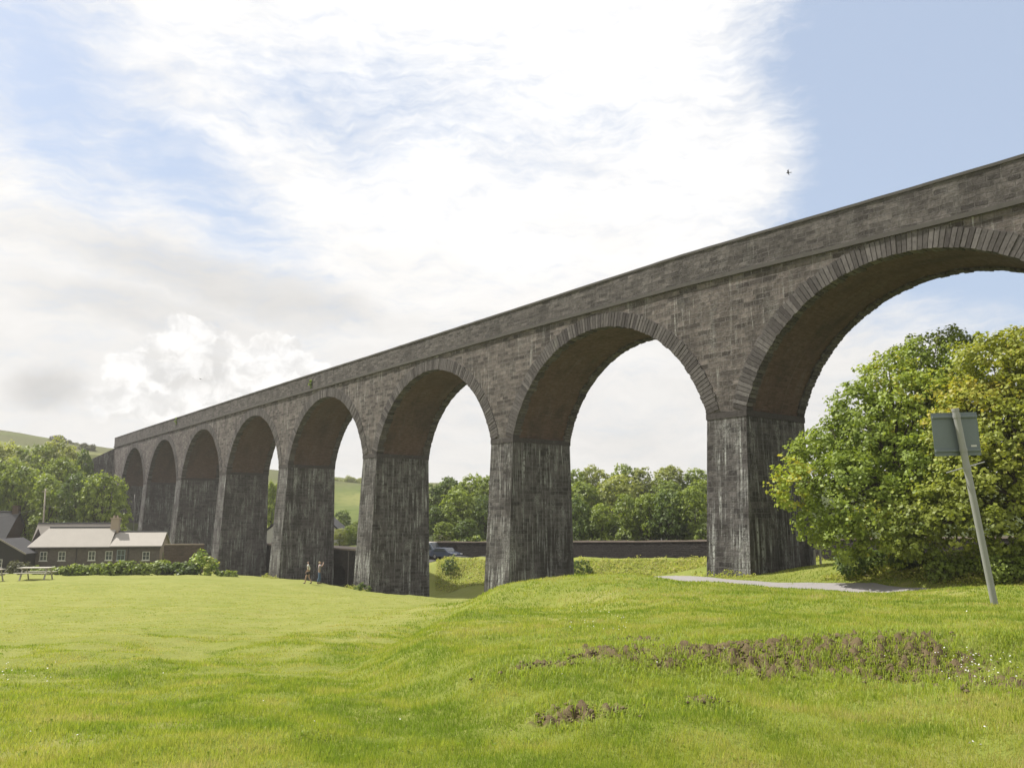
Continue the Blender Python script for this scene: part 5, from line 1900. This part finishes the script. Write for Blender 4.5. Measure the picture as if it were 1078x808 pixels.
rank(22000, onbank, .16, .30, (.2, 1.0))
rank(12000, verge, .10, .20, (.25, 1.0))
for k in range(0, 5):
    for _ in range(1):
        def foot(k=k):
            s_ = k * BAY + rs.uniform(-2.2, 2.2)
            return vp(s_, -.75 - abs(rs.normal()) * .35, 0)[:2]
        rank(420, foot, .12, .3, (.2, .9))
vv, ff, tt = leaves_from(np.vstack(V_l), np.vstack(N_l), np.concatenate(S_l), np.concatenate(T_l), rs)
stuff('rank_weeds', np_mesh('rank_weeds', vv, ff, {'tone': tt}), M['blade'], 'rank green weeds covering the lane bank and the pier feet', 'weeds')
# clods of loose soil
rs = np.random.RandomState(12)
mbv, mbf = [], []
oct_v = np.array([(1, 0, 0), (-1, 0, 0), (0, 1, 0), (0, -1, 0), (0, 0, 1), (0, 0, -1), (.6, .6, .5), (-.6, .6, .4), (-.6, -.6, .5), (.6, -.6, .45)])
oct_f = [(4, 6, 7), (4, 7, 8), (4, 8, 9), (4, 9, 6), (6, 0, 2), (6, 2, 7), (7, 2, 1), (7, 1, 8), (8, 1, 3), (8, 3, 9), (9, 3, 0), (9, 0, 6), (5, 2, 0), (5, 1, 2), (5, 3, 1), (5, 0, 3)]
for c_, hl, hw_, tu in SCARS:
    for _ in range(int(120 * hl + 25)):
        u, v = rs.normal() * hl * .5, rs.normal() * hw_ * .9
        x, y = c_.x + u * math.cos(tu) - v * math.sin(tu), c_.y + u * math.sin(tu) + v * math.cos(tu)
        s_ = .005 + .020 * rs.rand() ** 2.5
        b0 = len(mbv) * 10
        mbv.append(oct_v * s_ * (.7 + .6 * rs.rand(10, 1)) * np.array([1.2, 1.2, .8]) + np.array([x, y, 0]))
        mbf += [(a_ + b0, b_ + b0, d_ + b0) for a_, b_, d_ in oct_f]
VV = np.vstack(mbv)
zz = np.repeat(ground(np.array([v[:, 0].mean() for v in mbv]), np.array([v[:, 1].mean() for v in mbv])), 10)
VV[:, 2] += zz + .028
M['soil'] = simple('loose_soil', (0.125, 0.094, 0.054), .95, .5, 9, .8)
stuff('loose_soil', np_mesh('loose_soil', VV, np.array(mbf), None), M['soil'], 'crumbled brown soil clods on the bare scars', 'soil')
# daisies: small white heads
rs = np.random.RandomState(15)
fl = []
for px0, px1, py0, py1, k in ((985, 1078, 692, 722, 50), (0, 60, 700, 725, 14), (600, 660, 640, 668, 40), (560, 1078, 640, 800, 8), (0, 540, 640, 800, 6), (1000, 1078, 770, 800, 4)):
    for _ in range(k):
        p_ = hit(rs.uniform(px0, px1), rs.uniform(py0, py1))
        fl.append((p_.x, p_.y, p_.z + rs.uniform(.05, .09)))
fl = np.array(fl)
hv, hf = [], []
for i, p_ in enumerate(fl):
    a0 = len(hv)
    r_ = rs.uniform(.006, .010)
    tilt = rs.normal(size=2) * .3
    hv.append(tuple(p_ + np.array([0, 0, .006])))
    for k in range(8):
        an = 2 * math.pi * k / 8
        hv.append((p_[0] + r_ * math.cos(an), p_[1] + r_ * math.sin(an), p_[2] + r_ * (tilt[0] * math.cos(an) + tilt[1] * math.sin(an))))
    hf += [(a0, a0 + 1 + k, a0 + 1 + (k + 1) % 8) for k in range(8)]
stuff('daisies', np_mesh('daisies', np.array(hv), np.array(hf)), M['whitepaint'], 'tiny white daisies dotted in the grass', 'flowers')

# ------------------------------------------------------------------ thin sea haze
mb = MB()
mb.box(-4700, 4700, -4700, 4700, float(V[:, 2].min()) - 1.0, max(float(V[:, 2].max()), 26.0) + 4)
m, q = mat('haze')
q.t.links.new(q.n('ShaderNodeVolumePrincipled', Color=(1.0, 0.985, 0.96), Density=0.0003, Anisotropy=0.3).outputs[0], q.n('ShaderNodeOutputMaterial').inputs['Volume'])
hz_ = mb.build('haze', m)
hz_['kind'] = 'stuff'
hz_['label'] = 'thin pale haze softening the far hills and far arches'
hz_['category'] = 'haze'
